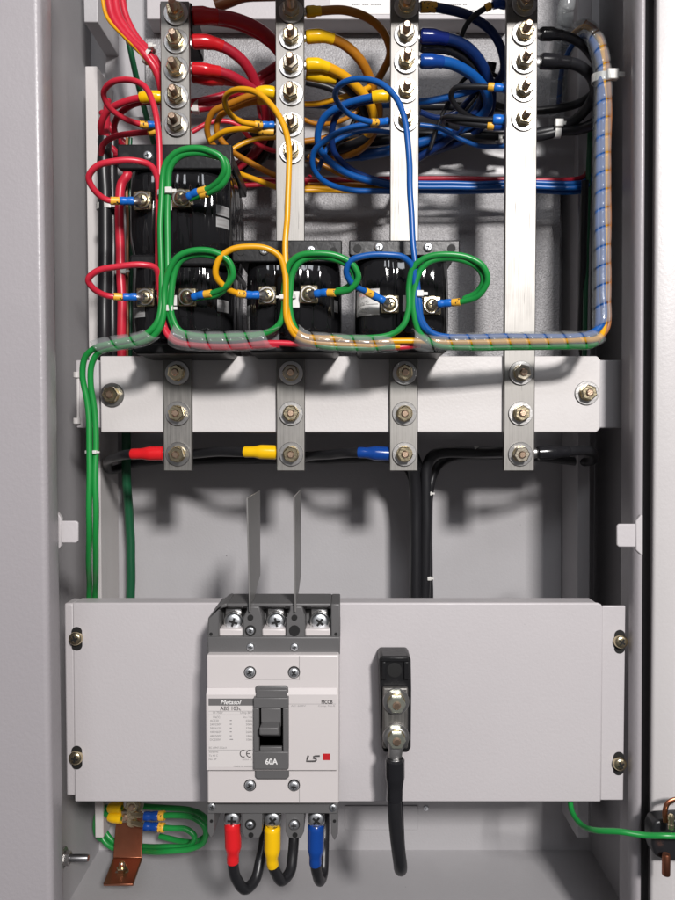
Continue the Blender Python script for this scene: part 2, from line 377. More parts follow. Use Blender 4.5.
# ================================================================== upper white plate with busbars
up=thing('upper_mounting_plate','white folded plate crossing the cabinet behind the four busbars','plate',at(349,432,550))
m=MB(); A=at(100,356,550); B=at(601,357,550); C=at(601,433,550); D_=at(100,432.5,550)
m.prism([(A.x,A.z),(B.x-3,A.z),(B.x,A.z-3),(B.x,D_.z+3),(B.x-3,D_.z),(A.x,D_.z)],550,553)
m.box(A.x,B.x-3,553,596,A.z-2.5,A.z-.3); m.box(A.x,B.x-3,553,596,D_.z+.3,D_.z+2.5)
m.build('plate', PAINT_W, up, bevel=1.2, seg=3)
for x in (112.5,586.5): bolt(up, x, 395 if x<300 else 393, 549.8)
for (x0,x1,xb) in ((76,99,0),(598,625,0)):
    k=MB().pbox(x0,x1,360,428,556,640 if x0<300 else 600)
    br=k.build('bracket', PAINT_IN if x0>300 else PAINT, up, bevel=1)
MB().pbox(76.5,79,372,421,554,556).tube([at(77,372,555),at(77,378,555)],3).tube([at(77,418,555),at(77,424,555)],3).build('edge_weld', PAINT_W, up, bevel=.5)
bars=[(162,190.5,'red phase','leftmost of the four tinned busbars, with red lugs bolted on'),
      (276,304.5,'yellow','second tinned busbar from the left, with yellow sleeved lugs'),
      (390,418.5,'blue','third tinned busbar, between the yellow and blue cables'),
      (505,537,'black','rightmost tinned busbar, bare down its length, with black lugs')]
BD=545.0
bolts_up=[[14,42,70,97,125],[12,38,66,94,125,152],[7,35,62,91,120],[5,34,62,90,119]]
BARX=[]
for i,(x0,x1,_,lab) in enumerate(bars):
    xm=(x0+x1)/2; a=at(x0,250,BD); b=at(x1,250,BD)
    if i==3: b.x-=.8
    bb=thing('busbar',lab,'busbar',(at(xm,250,BD).x,BD,at(xm,471,BD).z),'tinned busbars')
    BARX.append((a.x,b.x))
    zt=at(xm,1 if i==0 else -60,BD).z
    MB().box(a.x,b.x,BD,BD+5,at(xm,471,BD).z,zt).build('bar', TIN, bb, bevel=.6)
    c=at(xm,250,BD).x
    for j,y in enumerate(bolts_up[i]):
        px=XC+(c+1.2)*F/BD*(1.0) ; p=at(xm,y,BD); bl=bolt(bb, xm+ (c-p.x)*F/BD+1.5, y, BD-.1, True)
    for y in (373,413.5,454): p=at(xm,y,BD); bolt(bb, xm+(c-p.x)*F/BD+.5, y, BD-.1)
# insulator in black, standing in for the shade at the top of busbar 1
tag(MB().pbox(159.5,192,2,31,551.5,598).build('bar_top_shade', BLKPL, None, bevel=1.5),'black block added for the shade at the top of the leftmost busbar','shade_block')
# ================================================================== lower plate
lo=thing('lower_mounting_plate','wide light grey folded plate carrying the circuit breaker','plate',at(345,803,520))
m=MB(); A=at(72.5,603,520); B=at(603,603,520); Z0=at(345,802,520).z
m.prism([(A.x,A.z),(B.x-4,A.z),(B.x-1,A.z-1.2),(B.x,A.z-4),(B.x,Z0),(A.x,Z0)],520,522.2)
m.box(A.x,B.x-4,522.2,538,A.z-2.4,A.z-.3); m.box(A.x,B.x-4,522.2,560,Z0+.3,Z0+2.4)
m.build('plate', PAINT, lo, bevel=1.6, seg=3)
m=MB(); a=at(603,606,521); b=at(626,601,521)
m.box(B.x+.05,b.x,521.6,523.6,Z0+.4,a.z); 
m.build('end_flange', PAINT, lo, bevel=.8)
m=MB(); a=at(64,605,523); m.box(a.x,A.x-.3,523,540,Z0+3,A.z-1); m.build('end_flange', PAINT, lo, bevel=1.5)
for (x,y) in ((76.5,638),(76.5,757),(620,641),(619,763)):
    c=at(x,y+1,519.2 if x<300 else 520.8); s_=MB()
    pts=[]
    w,h=4.1,5.0
    for k in range(24):
        t=2*math.pi*k/24; pts.append((c.x+w*math.cos(t), c.z+(h if math.sin(t)>0 else -h)*1.0+w*math.sin(t)))
    s_.prism(pts, c.y+.55, c.y+.7); s_.build('slot', REC_SHADE, lo)
    sc=inst(ME['pan_screw'],'screw',lo,at(x,y,519.2 if x<300 else 520.8),(0,random.uniform(0,1.5),0))
# ================================================================== text helper
def text_mesh(mb, body, px, py, d, h_px, mi=0, align='LEFT', shear=0, bold=0, sx=1.0, width_px=None):
    c=bpy.data.curves.new('txt','FONT'); c.body=body; c.size=1; c.shear=shear; c.extrude=.0; c.resolution_u=3
    o=bpy.data.objects.new('txt',c); me=bpy.data.meshes.new_from_object(o)
    xs=[v.co.x for v in me.vertices]; x0,x1=min(xs),max(xs); 
    k=h_px*d/F/.72; p=at(px,py,d); kx=k*sx
    if width_px: kx=width_px*d/F/(x1-x0)
    off={'LEFT':-x0,'CENTER':-(x0+x1)/2,'RIGHT':-x1}[align]
    bw=bold*2.2
    for q,(ox,oz) in enumerate(((0,0),) if not bold else ((-bw,0),(bw,0),(0,bw*.7),(0,-bw*.7))):
        mb.add([(p.x+(v.co.x+off+ox)*kx, d-.012*q, p.z+(v.co.y+oz)*k) for v in me.vertices],[tuple(f.vertices) for f in me.polygons],mi)
    bpy.data.objects.remove(o); bpy.data.curves.remove(c); bpy.data.meshes.remove(me)
# ================================================================== circuit breaker
cb=thing('circuit_breaker','cream and dark grey moulded case breaker with toggle marked 60A','circuit breaker',at(273,810,520))
D1=460.0
# cover: lower field, raised middle band
m=MB()
m.pbox(207,339,655,803.5,D1,519.5); m.build('cover', CREAM, cb, bevel=1.0, seg=3)
m=MB(); a,b=at(207,732,D1),at(337.5,732,D1); zt,zb=at(273,693,D1).z,at(273,768.5,D1).z
# raised label band with sloped top
m.add([(a.x,D1-.1,zt+4),(b.x,D1-.1,zt+4),(b.x,D1-3,zt),(a.x,D1-3,zt),(b.x,D1-3,zb),(a.x,D1-3,zb),(b.x,D1-.1,zb),(a.x,D1-.1,zb)],
      [(0,1,2,3),(3,2,4,5),(5,4,6,7),(0,3,5,7),(1,6,4,2),(0,7,6,1)])
m.build('label_band', CREAM, cb, bevel=.5)
# seam lines of the small covers
m=MB()
for (x0,x1,y0,y1) in ((299,299.6,656,680),(245,299,679,679.6),(252,299,779.5,780.1),(299,299.6,780,803)):
    m.pbox(x0,x1,y0,y1,D1-.05,D1+.1)
m.build('seam', INKL, cb)
TD=D1-3
m=MB().pbox(208.5,254,698.5,767,TD-.12,TD-.02); lb=m.build('rating_label', LABELM, cb)
m=MB().pbox(208.5,254,698.5,705.6,TD-.2,TD-.13); m.build('title_stripe', mat('stripe_grey',(.13,.125,.125),.45), lb)
m=MB(); text_mesh(m,'Metasol',231,704.2,TD-.3,4.5,align='CENTER',shear=.35,bold=.008,width_px=21); m.build('title_text', WHITEINK, lb)
m=MB(); text_mesh(m,'ABS 103c',230.5,710.3,TD-.2,4.2,align='CENTER',bold=.006,width_px=21); m.build('model_text', INK, lb)
m=MB()
for y in (711.0,714.6,749.8): m.pbox(208.5,253,y,y+.35,TD-.19,TD-.14)
BB=.003
rows=[('Ui 750V','Uimp 8kV',713.6),('Ue(V)','Icu / Ics',718.0),('AC220','65kA',721.6),('240/250V','50kA',725.4),('380/415V','37kA',729.2),('440/460V','26kA',733),('480/500V','18kA',736.9),('DC250V','10kA',740.6)]
for j,(l,r_,y) in enumerate(rows):
    text_mesh(m,l,210 if j>1 else 213,y,TD-.2,2.2,bold=BB); text_mesh(m,r_,252.3,y,TD-.2,2.2,align='RIGHT',bold=BB)
    if j>1: m.pbox(229.8,231.8 if j<7 else 233,y-1.6,y-.7,TD-.2,TD-.14)
text_mesh(m,'IEC 60947-2 Cat.A',209,748.6,TD-.2,2.0,bold=BB,width_px=18)
for j,s_ in enumerate(('50/60Hz','Ta 40 C','No. 3P')): text_mesh(m,s_,209,752.8+3.7*j,TD-.2,2.0,bold=BB)
text_mesh(m,'MADE IN KOREA',252.5,767,TD-.2,1.6,align='RIGHT',bold=.01,width_px=19); text_mesh(m,'1203kA 6.3',252,760.4,TD-.2,1.6,align='RIGHT')
m.build('rating_text', INKL, lb)
m=MB()                                                  # CE mark
for cx,e in ((243.2,False),(249.6,True)):
    P=[]; 
    for k in range(13):
        t=math.radians(60+k*20); P.append(at(cx+3.4*math.cos(t)*.9, 753.7-3.4*math.sin(t), TD-.3))
    m.tube(P,.32,6,flat=.3)
    if e: m.tube([at(cx-3,753.7,TD-.3),at(cx+.3,753.7,TD-.3)],.3,6,flat=.3)
m.build('ce_mark', INK, lb)
m=MB(); text_mesh(m,'MCCB',332.5,703.7,TD-.1,3.8,align='RIGHT',bold=.018,width_px=11); m.build('type_text', INK, cb); m=MB(); lsq=lambda P: [at(x,y,TD-.25) for x,y in P]
m.tube(lsq([(308.4,755.6),(307.4,758.5),(306.6,761.3),(311.4,761.3)]),.62,6,flat=.3)
m.tube(lsq([(319.8,756.0),(315.2,756.2),(313.6,756.8),(313.3,758.2),(316.0,758.8),(316.2,760.2),(315,761.2),(311.6,761.3)]),.62,6,flat=.3)
m.build('brand_text', INK, cb)
m=MB(); text_mesh(m,'AC 600V',291,706.6,TD-.1,1.7,width_px=15); text_mesh(m,'Comp. No.A',335,706.6,TD-.1,1.7,align='RIGHT',width_px=17); m.pbox(289,336,703.9,704.2,TD-.1,TD-.02); m.build('fine_text', INKL, cb)
MB().pbox(322.8,330,753.8,760.2,TD-.3,TD-.05).build('red_square', REDINK, cb)
# toggle column
GD=D1-7
m=MB(); m.pprism([(255,688),(257,686.2),(286,686.2),(288,688),(289,698),(289,777),(287,779.5),(257,779.5),(255,777),(255,698)], D1-2.5, D1-.05)
tc_=m.build('toggle_housing', GREYPL, cb, bevel=.8)
m=MB(); fr=[(253.5,288.5,698,708),(253.5,288.5,752,769.5),(253.5,259,708,752),(283,288.5,708,752)]
for q in fr: m.pbox(*q, GD, D1-2.4)
m.pbox(256,287,690,698,GD+2,D1-2.4)
m.build('toggle_frame', GREYPL, tc_, bevel=.5)
m=MB().pbox(259,283,708,752,D1-3.0,D1-2.6); m.build('toggle_well', mat('well_black',(.03,.03,.03),.5), tc_)
m=MB(); m.pbox(261,281,708.5,727,D1-5.5,D1-3.0); m.build('toggle_slide', GREYPL, tc_, bevel=.5)
m=MB(); a=at(259.5,732,D1-14); b=at(278.5,732,D1-14); e=at(262,720,D1-3); f=at(281,744,D1-3)
m.add([(a.x,D1-15,at(0,728,D1-15).z),(b.x,D1-15,at(0,728,D1-15).z),(b.x,D1-15,at(0,735,D1-15).z),(a.x,D1-15,at(0,735,D1-15).z),
       (e.x,D1-3,e.z),(f.x,D1-3,e.z),(f.x,D1-3,f.z+5),(e.x,D1-3,f.z+5)],[(0,1,2,3),(4,7,6,5),(0,4,5,1),(1,5,6,2),(2,6,7,3),(3,7,4,0)])
m.build('toggle_lever', GREYPL, cb, bevel=.9, seg=3)
m=MB().pbox(260,282,747,751,D1-5.5,D1-3); m.build('toggle_stop', GREYPL, tc_, bevel=.4)
m=MB(); text_mesh(m,'60A',271.5,764.3,GD-.1,6,align='CENTER',bold=.012,width_px=12); m.build('rating_mark', WHITEINK, tc_)
# terminal shroud, top
m=MB()
m.pbox(207.5,340,637,655,D1+6,519.3)
m.pprism([(207.5,637.2),(208,618),(212,614),(222,604.5),(225,603.5),(227,603.5),(227,607),(219,609),(219,637.2)],D1+8,498)
m.pbox(331,340,604,637.2,D1+8,498)
m.pbox(227,331,603.5,607,D1+9,498)
for x0,x1 in ((243,262),(286,305)):
    m.pprism([(x0,637.2),(x0,618),(x0+4,610),(x0+4,606.5),(x1-3,606.5),(x1-1.5,612),(x1,618),(x1,637.2)],D1+8.3,497.5)
m.pbox(214,335,609,637.2,D1+26,518.9)
m.build('terminal_shroud', GREYPL, cb, bevel=.8)
m=MB()
for x0,x1 in ((219.5,242.5),(262.5,285.5),(305.5,330.5)): m.pbox(x0-.4,x1,629,637.6,D1+10,D1+26)
m.build('shroud_ledge', CREAM, cb, bevel=1.0)
for x in (234,276.5,320):
    m=MB().pbox(x-9,x+8,608,629,D1+20,D1+26); tp=m.build('terminal_plate', ZINC, cb, bevel=.8)
    mm=MB().lathe(at(x,621,D1+20),[(6.8,0),(7,.4),(7,1.6),(6.7,2)],28); mm.build('washer', ZINC, tp)
    inst(ME['terminal_screw'],'terminal_screw',cb,at(x,621,D1+17.8),(0,random.uniform(0,1.5),0))
def hole(x,y,d,r,parent=cb): MB().lathe(at(x,y,d),[(r,0),(r,.3)],18).build('screw_hole', REC_SHADE, parent)
for x in (250.5,294.5): hole(x,617.5,D1+7.8,2.0); hole(x,630.5,D1+7.8,3.7); hole(x,647,D1+5.8,2.7); hole(x,824.5,D1+11.8,3.8); hole(x+.5,835,D1+11.8,1.8)
for x in (250,294): hole(x,672.2,D1-.15,4.1); hole(x,785.2,D1-.15,4.1)
for x in (211,336): hole(x,634,D1+7.8,1.1)
for x in (211.5,334.5): hole(x,821,D1+11.8,1.1)
for x,y,k,d in ((250.5,630.5,'small_screw',D1+7.4),(250.5,647,'small_screw',D1+5.4),(294.5,647,'small_screw',D1+5.4),(250,672,'mid_screw',D1-.3),(294,672.5,'mid_screw',D1-.3),(250,785,'mid_screw',D1-.3),(294,785.5,'mid_screw',D1-.3),(212.3,806.5,'small_screw',D1+9.6),(333,807.5,'small_screw',D1+9.6)):
    inst(ME[k],'screw',cb,at(x,y,d),(0,random.uniform(0,1.5),0))
# terminal shroud, bottom
m=MB()
m.pbox(207.5,338,803.7,813.5,D1+10,519)
for x0,x1,y1 in ((207.5,214.5,838),(242,262,838),(285.5,304,838),(331,338,840)):
    m.pprism([(x0,813),(x1,813),(x1,y1-6),(x1-3,y1),(x0+3,y1),(x0,y1-6)],D1+12,500)
m.build('lower_shroud', GREYPL, cb, bevel=.7)
inst(ME['mid_screw'],'screw',cb,at(294,824.5,D1+11.4)); inst(ME['small_screw'],'screw',cb,at(250,824.5,D1+11.4))
for x in (232.5,273,316.5):
    m=MB().pbox(x-8,x+8,814,826,D1+24,D1+30); m.build('terminal_plate', ZINC, cb, bevel=.6)
    inst(ME['terminal_screw'],'terminal_screw',cb,at(x,818.5,D1+24),(0,random.uniform(0,1.5),0))
# phase barriers
for (xf,xb,yf,yb,side) in ((244.5,262,492,491,'left'),(291,303,491,490,'right')):
    tX=at(252,617,D1+9).x if side=='left' else at(295.5,617,D1+9).x
    m=MB(); df,db=452,519
    X=(at(xf,560,df).x+at(xb,560,db).x)/2
    zt_=at(xf,yf+6,df).z; zb2=at(xf,596,df).z
    m.add([(X-.5,df,zt_),(X+.5,df,zt_),(X+.5,db,zt_-1),(X-.5,db,zt_-1),(X-.5,df+12,at(0,612,df+12).z),(X+.5,df+12,at(0,612,df+12).z),(X+.5,db,zb2),(X-.5,db,zb2)],
          [(0,1,2,3),(4,7,6,5),(0,4,5,1),(1,5,6,2),(2,6,7,3),(3,7,4,0)])
    o=m.build('phase_barrier', BARR, None, bevel=.2)
    tag(o,'tall thin grey phase barrier standing %s on the circuit breaker'%('further left' if side=='left' else 'further right'),'barrier','phase barriers')
# breaker output cables
for x,k,lab,pts,y1 in ((232.5,'red','black cable with red sleeve under the circuit breaker',[(232.5,822,484),(233,845,484),(233,862,484),(236,878,487),(245,889,492),(255,880,500),(260,860,508),(264,838,516),(265,800,530)],865),
                     (273,'yellow','black cable with yellow sleeve under the circuit breaker',[(272.5,826,484),(272.5,845,484),(272,862,484),(275,873,487),(281,881,492),(290,872,500),(293,855,508),(294,838,516),(295,800,530)],865),
                     (316.5,'blue','black cable with blue sleeve under the circuit breaker',[(316,824,484),(315.5,845,484),(315,862,484),(317,874,487),(320,881,494),(323,872,504),(324,850,512),(324,838,518),(324,800,530)],868)):
    cable('output_cable',lab,'cable',BLKGL,pts,3.9,[('heat_shrink',SL[k],0,29,5.6)],lug=(x,817,486,5.5),group='cables under the circuit breaker')
# ================================================================== black terminal block
tb=thing('terminal_block','black terminal block with two stacked nuts beside the breaker','terminal block',at(394,752,519))
m=MB(); m.pprism([(379,660),(381,656.5),(409,656.5),(411,660),(411.5,690),(411,748),(408,753),(384,753),(382,748),(380,690)],496,519); m.build('block_body', BLKPL, tb, bevel=1.5, seg=3)
m=MB(); m.pprism([(382,657.5),(408,657.5),(409,662),(381,662)],494.6,496.2); m.pbox(382,386,662,680,494,496.2); m.pbox(404,409,662,680,494,496.2); m.build('block_ridge', BLKPL, tb, bevel=.6)
MB().lathe(at(394.5,670,495.8),[(5.4,0),(5.4,.3),(4.4,.35)],24).build('screw_hole', REC_SHADE, tb)
m=MB().pbox(383,408,688,749,491,496.1); m.build('link_bar', TIN, tb, bevel=1.2)
for y in (701,736.5):
    p_=at(396,y,490.6); b=inst(ME['stud_short'],'bolt',tb,p_); 
    for k,n_ in (('washer','washer'),('spring_washer','spring_washer'),('zinc_nut','nut')): inst(ME[k],n_,b,(0,0,0),local=True)
cable('black_cable','thick black cable hanging from the black terminal block','cable',BLKGL,[(395,758,487),(395,775,487),(394.5,800,487),(395.5,825,489),(398.5,850,492),(400.5,866,498),(400.5,867,507),(399,850,522),(397.5,825,540),(397,790,556)],5.0,
      [('heat_shrink',SL['black'],0,30,6.6)],lug=(396,740,489,8.5))
# ================================================================== current transformers
def make_ct(label, fx0,fx1,fy0,fy1, bx0,bx1,by0,by1, terms, labels, scr, flange=True, d=506):
    t=thing('current_transformer',label,'transformer',at((bx0+bx1)/2,by1,545),'current transformers')
    # wound resin body: barrel-like rounded block
    m=MB(); vs=[]; nz,na=22,44; cx0=at((bx0+bx1)/2,(by0+by1)/2,d+8).x; hw=(bx1-bx0)/2*(d+40)/F
    zt,zb=at(0,by0,d+5).z,at(0,by1-9,d+5).z; yc=d+48; hy=48
    for i in range(nz+1):
        f=i/nz; z=zt+(zb-zt)*f
        e=1-.06*abs(2*f-1)**4-.02*(1-f); 
        for k in range(na):
            a=2*math.pi*k/na; c,s_=math.cos(a),math.sin(a)
            X=abs(c)**.45*(1 if c>0 else -1); Y=abs(s_)**.45*(1 if s_>0 else -1)
            vs.append((cx0+hw*e*X, yc+hy*(1-.10*abs(2*f-1)**4)*Y, z))
    fs=[(i*na+k,i*na+(k+1)%na,(i+1)*na+(k+1)%na,(i+1)*na+k) for i in range(nz) for k in range(na)]+[tuple(range(na)),tuple(range(nz*na,nz*na+na))]
    m.add(vs,fs); m.build('wound_body', RES, t, ang=60)
    m=MB().pprism([(bx0+2,by1-12),(bx1-1,by1-12),(bx1,by1-4),(bx1-4,by1),(bx0+5,by1),(bx0,by1-4)],d-2,d+92); m.build('base_flange', BLKPL, t, bevel=2.5, seg=3)
    if flange:
        m=MB(); m.pprism([(fx0,fy0),(fx1,fy0),(fx1,fy1-2),(fx1-2,fy1),(fx0+2,fy1),(fx0,fy1-2)],d-2,d+4); m.pbox(fx0+2,fx1-2,fy0+2,fy0+14,d+4,d+90)
        fl=m.build('mounting_flange', BLKPL, t, bevel=1.2, seg=3)
        for x in (fx0+8.5,fx1-8.5): MB().lathe(at(x,(fy0+fy1)/2+.5,d-2.2),[(3.0,0),(3.0,.3)],18).build('slot_hole', REC_SHADE, fl)
        for x in scr: inst(ME['mid_screw'],'screw',t,at(x,(fy0+fy1)/2-.5,d-2),(0,random.uniform(0,1.5),0))
    for (x,y) in terms:
        m=MB(); p_=at(x,y,d-3); w=6.6
        m.box(p_.x-w,p_.x+w,d-3,d+6,p_.z-w,p_.z+w); tp=m.build('terminal', BRASSZ, t, bevel=1)
        MB().lathe(at(x,y,d-3),[(6,0),(6.2,.4),(6.2,1.8),(5.9,2.1)],26).build('washer', BRASSZ, tp)
        inst(ME['ct_screw'],'screw',tp,at(x,y,d-8.2),(0,random.uniform(0,1.5),0))
        MB().lathe(at(x,y,d-8.4),[(5.0,-3.2),(5.0,.0)],24).build('collar', BRASSZ, tp)
    def surf(x,z,off=.5):
        f=min(1,max(0,(z-zt)/(zb-zt))); e=1-.06*abs(2*f-1)**4-.02*(1-f); q=min(.995,abs(x-cx0)/(hw*e))
        sy=(1-q**(2/.45))**(.45/2); return yc-hy*(1-.10*abs(2*f-1)**4)*sy-off
    for (x0,x1,y0,y1,kk) in labels:
        a,b=at(x0,(y0+y1)/2,d+6),at(x1,(y0+y1)/2,d+6); u,l=at((x0+x1)/2,y0,d+6).z,at((x0+x1)/2,y1,d+6).z
        wl=hw*.985; ax=max(a.x,cx0-wl*.955); bx_=min(b.x,cx0+wl*.955)
        def patch(m,X0,X1,Z0,Z1,off,mi,n=8):
            vs=[]
            for i in range(n+1):
                for k in range(n+1):
                    x=X0+(X1-X0)*k/n; z=Z0+(Z1-Z0)*i/n; vs.append((x,surf(x,z,off),z))
            m.add(vs,[(i*(n+1)+k,i*(n+1)+k+1,(i+1)*(n+1)+k+1,(i+1)*(n+1)+k) for i in range(n) for k in range(n)],mi)
        m=MB(); patch(m,ax,bx_,u,l,.5,0)
        if kk=='strip':
            nr=max(2,int((y1-y0)//4))
            for j in range(nr):
                zz=u+(l-u)*(j+.3)/nr; patch(m,ax+.8,bx_-.8,zz,zz+(l-u)*.3/nr,.7,1,3)
        elif kk=='text':
            for j,(yy,h_,mi_) in enumerate(((.13,.12,2),(.36,.13,1),(.58,.05,1),(.72,.07,1),(.87,.05,1))):
                zz=u+(l-u)*yy; text=['CURRENT TR','150/5A','','15VA CL1.0','60Hz'][j]
                if text: text_mesh(m,text,x0+3,y0+(y1-y0)*(yy+h_),surf((ax+bx_)/2,zz,.9),2.6 if j!=1 else 3.2,mi_)
                else: patch(m,ax+1,bx_-1,zz,zz+(l-u)*.03,.7,1,4)
        m.build('name_label' if kk!='tag' else 'terminal_label', [WHITEL if kk!='strip' else mat('worn_label',(.30,.30,.30),.4), INKL, REDINK], t)
    return t
make_ct('upper of the two stacked black transformers on the leftmost busbar',117,232,144,169,128,229,160,266,[(142,200),(181,198)],[(217,228,206,216,'strip'),(217,228,218,228,'strip'),(168,174,203,213,'tag')],[148])
make_ct('lower of the two stacked black transformers, directly above the white plate',117,232,240,262,131,228,250,354,[(145,297),(187,297)],[(172,179,297,307,'tag'),(133,147,308,318,'strip'),(218,227,300,312,'strip')],[148],flange=False)
make_ct('black transformer on the second busbar, with yellow loop at its left terminal',232,342,240,262,246,339,252,353,[(267,295),(309,294)],[(293,300,293,309,'tag'),(244.5,250,305,330,'strip'),(334,338,300,312,'strip')],[264,311])
make_ct('black transformer on the third busbar, with white name label on its left',349,460,240,256,357,449,250,353,[(390,304),(432,305)],[(356,379,290,316,'text'),(402,408,297,313,'tag')],[379,428])
# ================================================================== spiral wraps
def wrap(label, pts, R, pitch=14.0, fill=.9, grow=None):
    P=path(pts); L=[0]
    for i in range(len(P)-1): L.append(L[-1]+(P[i+1]-P[i]).length)
    tot=L[-1]; m=MB(); vs=[]; fs=[]; n=int(tot/pitch*26); w=pitch*fill; K=5
    T=[(P[min(i+1,len(P)-1)]-P[max(i-1,0)]).normalized() for i in range(len(P))]
    U=[]; u=T[0].cross(Vector((0,1,0))).normalized()
    for i in range(len(P)): u=(u-T[i]*u.dot(T[i])).normalized(); U.append(u.copy())
    def fr(s):
        s=max(0,min(tot-1e-4,s)); i=0
        lo_,hi=0,len(L)-1
        while hi-lo_>1:
            md=(lo_+hi)//2
            if L[md]<=s: lo_=md
            else: hi=md
        t=(s-L[lo_])/max(1e-6,L[lo_+1]-L[lo_]); c=P[lo_].lerp(P[lo_+1],t); Tt=T[lo_].lerp(T[lo_+1],t).normalized(); Uu=U[lo_].lerp(U[lo_+1],t); Uu=(Uu-Tt*Uu.dot(Tt)).normalized()
        return c,Uu,Tt.cross(Uu)
    for j in range(n+1):
        s=j/n*(tot-w); a=2*math.pi*s/pitch
        for k in range(K):
            sk=s+w*k/(K-1); c,u_,v_=fr(sk); r=R*(1.0 if 0<k<K-1 else .955)
            vs.append(c+(u_*math.cos(a)+v_*math.sin(a))*r)
    for j in range(n):
        for k in range(K-1): fs.append((j*K+k,j*K+k+1,(j+1)*K+k+1,(j+1)*K+k))
    m.add(vs,fs); o=m.build('spiral_wrap', WRAP, None, origin=P[0], ang=80)
    sd=o.modifiers.new('thick','SOLIDIFY'); sd.thickness=.8*S; sd.offset=-1
    return tag(o,label,'cable wrap','spiral cable wraps')
WR=6.5
wrap('short clear spiral wrap around the green wires at the far left',[(92,349,486),(105,345,485),(125,342,485),(142,339,484),(156,331,482)],5.6)
wrap('clear spiral wrap over green and red wires below the left transformers',[(167,331,483),(176,338,484),(195,341,485),(240,341,485),(275,338,485),(284,334,484)],WR)
wrap('clear spiral wrap over yellow and red wires between second and third busbar',[(293,331,481),(303,339,482),(330,342,484),(365,344,486),(398,343,488)],WR)
wrap('clear spiral wrap over blue, yellow and green wires up to the right corner',[(408,336,486),(420,342,488),(460,342,491),(510,341,495),(560,340,499),(592,339,502),(602,333,504)],WR)
wrap('long upright clear spiral wrap down the right side of the cabinet',[(602,330,506),(601.5,300,510),(601.5,240,519),(601.5,180,529),(602,120,539),(603,85,544),(601,60,548),(594,38,556),(584,28,566),(572,36,580),(562,60,600),(557,100,625),(556,130,645)],7.0,pitch=15)
wrap('short clear spiral wrap hanging at the top near the rightmost busbar',[(572,-40,600),(568,-5,600),(564,25,605),(560,60,615)],6.5)
# ================================================================== control wires
def crimp(m_=None, l=9.5, r=2.9): return [('crimp_sleeve',m_ or SL['lblue'],0,l,r),('marker_sleeve',SL['marker'],l+.3,l+6.5,2.75)]
RW=2.15
G='control wires looping in front of the transformers'
def cw(name,label,k,pts,lug,r=RW,parts=None): return cable(name,label,'wire',W[k],pts,r,crimp() if parts is None else parts,lug=lug,group=G)
cw('red_wire','red wire looping from the bottom left lug of the leftmost busbar','red',[(160,125,553),(152,125,551),(143,125,548),(125,119,540),(109,107,530),(103,94,522),(111,83,512),(128,80,505),(145,87,498),(154,104,492),(158,130,489),(159,165,488),(159.5,200,488),(160,250,489),(160.5,300,489),(163,325,488),(173,340,486),(195,345,487),(240,345,488),(285,343,488),(330,345,488),(400,347,491),(420,345,494)],(172,125,553,7))
cw('red_wire','upper red loop at the left edge, into the higher left terminal','red',[(134,201,493),(120,201,491),(107,200,488),(95,191,482),(89,178,477),(97,166,473),(115,161,472),(137,161,475),(151,166,480),(157,178,484),(158,200,487),(158,240,490),(158,290,491)],(142,200,499,6))
cw('red_wire','lower red loop at the left edge, into the lower left terminal','red',[(137,297,493),(122,297,491),(106,295,487),(93,288,480),(88,280,476),(96,272,473),(118,267,472),(143,265,474),(155,268,478),(159,285,485),(162,315,487),(170,334,488),(200,346,488),(280,345,489)],(145,297,499,6))
cw('green_wire','outer green loop over the topmost transformer, ending at bottom left plate','green',[(188,197,493),(196,193,490),(209,189,485),(219,181,479),(224,170,475),(221,158,473),(210,151,472),(195,148,472),(176,152,474),(165,165,477),(162,185,479),(161,240,481),(161,300,482),(157,322,482),(146,334,483),(130,340,484),(110,344,484),(95,348,486),(85,358,490),(83,375,493),(87,400,495),(89,440,495),(89,520,495),(89,565,515),(89,592,545),(89,615,555)],(181,198,499,6))
cw('green_wire','inner green loop over the topmost transformer, joining the wrap rightward','green',[(190,199,494),(198,196,491),(211,192,486),(222,185,480),(228,173,477),(225,160,475),(213,155,475),(196,153,475),(180,157,476),(170,169,478),(168,190,480),(167.5,240,482),(168,290,483),(170,318,483),(178,333,484),(200,338,484),(240,337,484),(262,334,484)],None,parts=[('marker_sleeve',SL['marker'],9.8,16,2.7)])
cw('green_wire','outer green loop at the lowest left transformer, running down the left side','green',[(193,297,493),(202,295,490),(214,293,486),(225,287,480),(233,275,476),(229,261,473),(215,252,472),(195,250,472),(178,256,474),(169,270,477),(165,290,480),(164.5,312,481),(160,328,482),(150,339,484),(132,345,486),(112,349,486),(99,353,488),(92,364,491),(91,385,494),(94.5,410,496),(95.5,450,496),(95.5,520,496),(95.5,565,515),(95,592,545),(95,615,555)],(187,297,499,6))
cw('green_wire','inner green loop at the lowest left transformer, ending in the wrap','green',[(194,299,494),(203,297,491),(216,295,487),(226,287,481),(231,274,478),(227,263,477),(214,257,476),(197,255,476),(181,261,477),(174,274,479),(171,295,481),(172,315,482),(180,331,483),(200,336,483),(240,336,483),(250,335,483)],None,parts=[])
cw('green_wire','green loop at the second busbar transformer, from its right terminal','green',[(315,294,493),(324,293,491),(337,293,487),(350,290,481),(358,278,477),(352,264,474),(336,255,472),(315,253,472),(298,256,474),(288,266,477),(284.5,285,480),(284,310,481),(279,325,482),(265,334,483),(240,338,484),(200,339,485)],(309,294,499,6))
cw('green_wire','second green strand beside the yellow wire on the second busbar','green',[(337,291,489),(349,286,484),(354,276,480),(348,266,477),(334,259,475),(316,257,475),(301,261,476),(293,272,478),(290.5,290,480),(291,315,482),(298,332,484),(320,345,486),(360,348,488),(395,347,489)],None,parts=[])
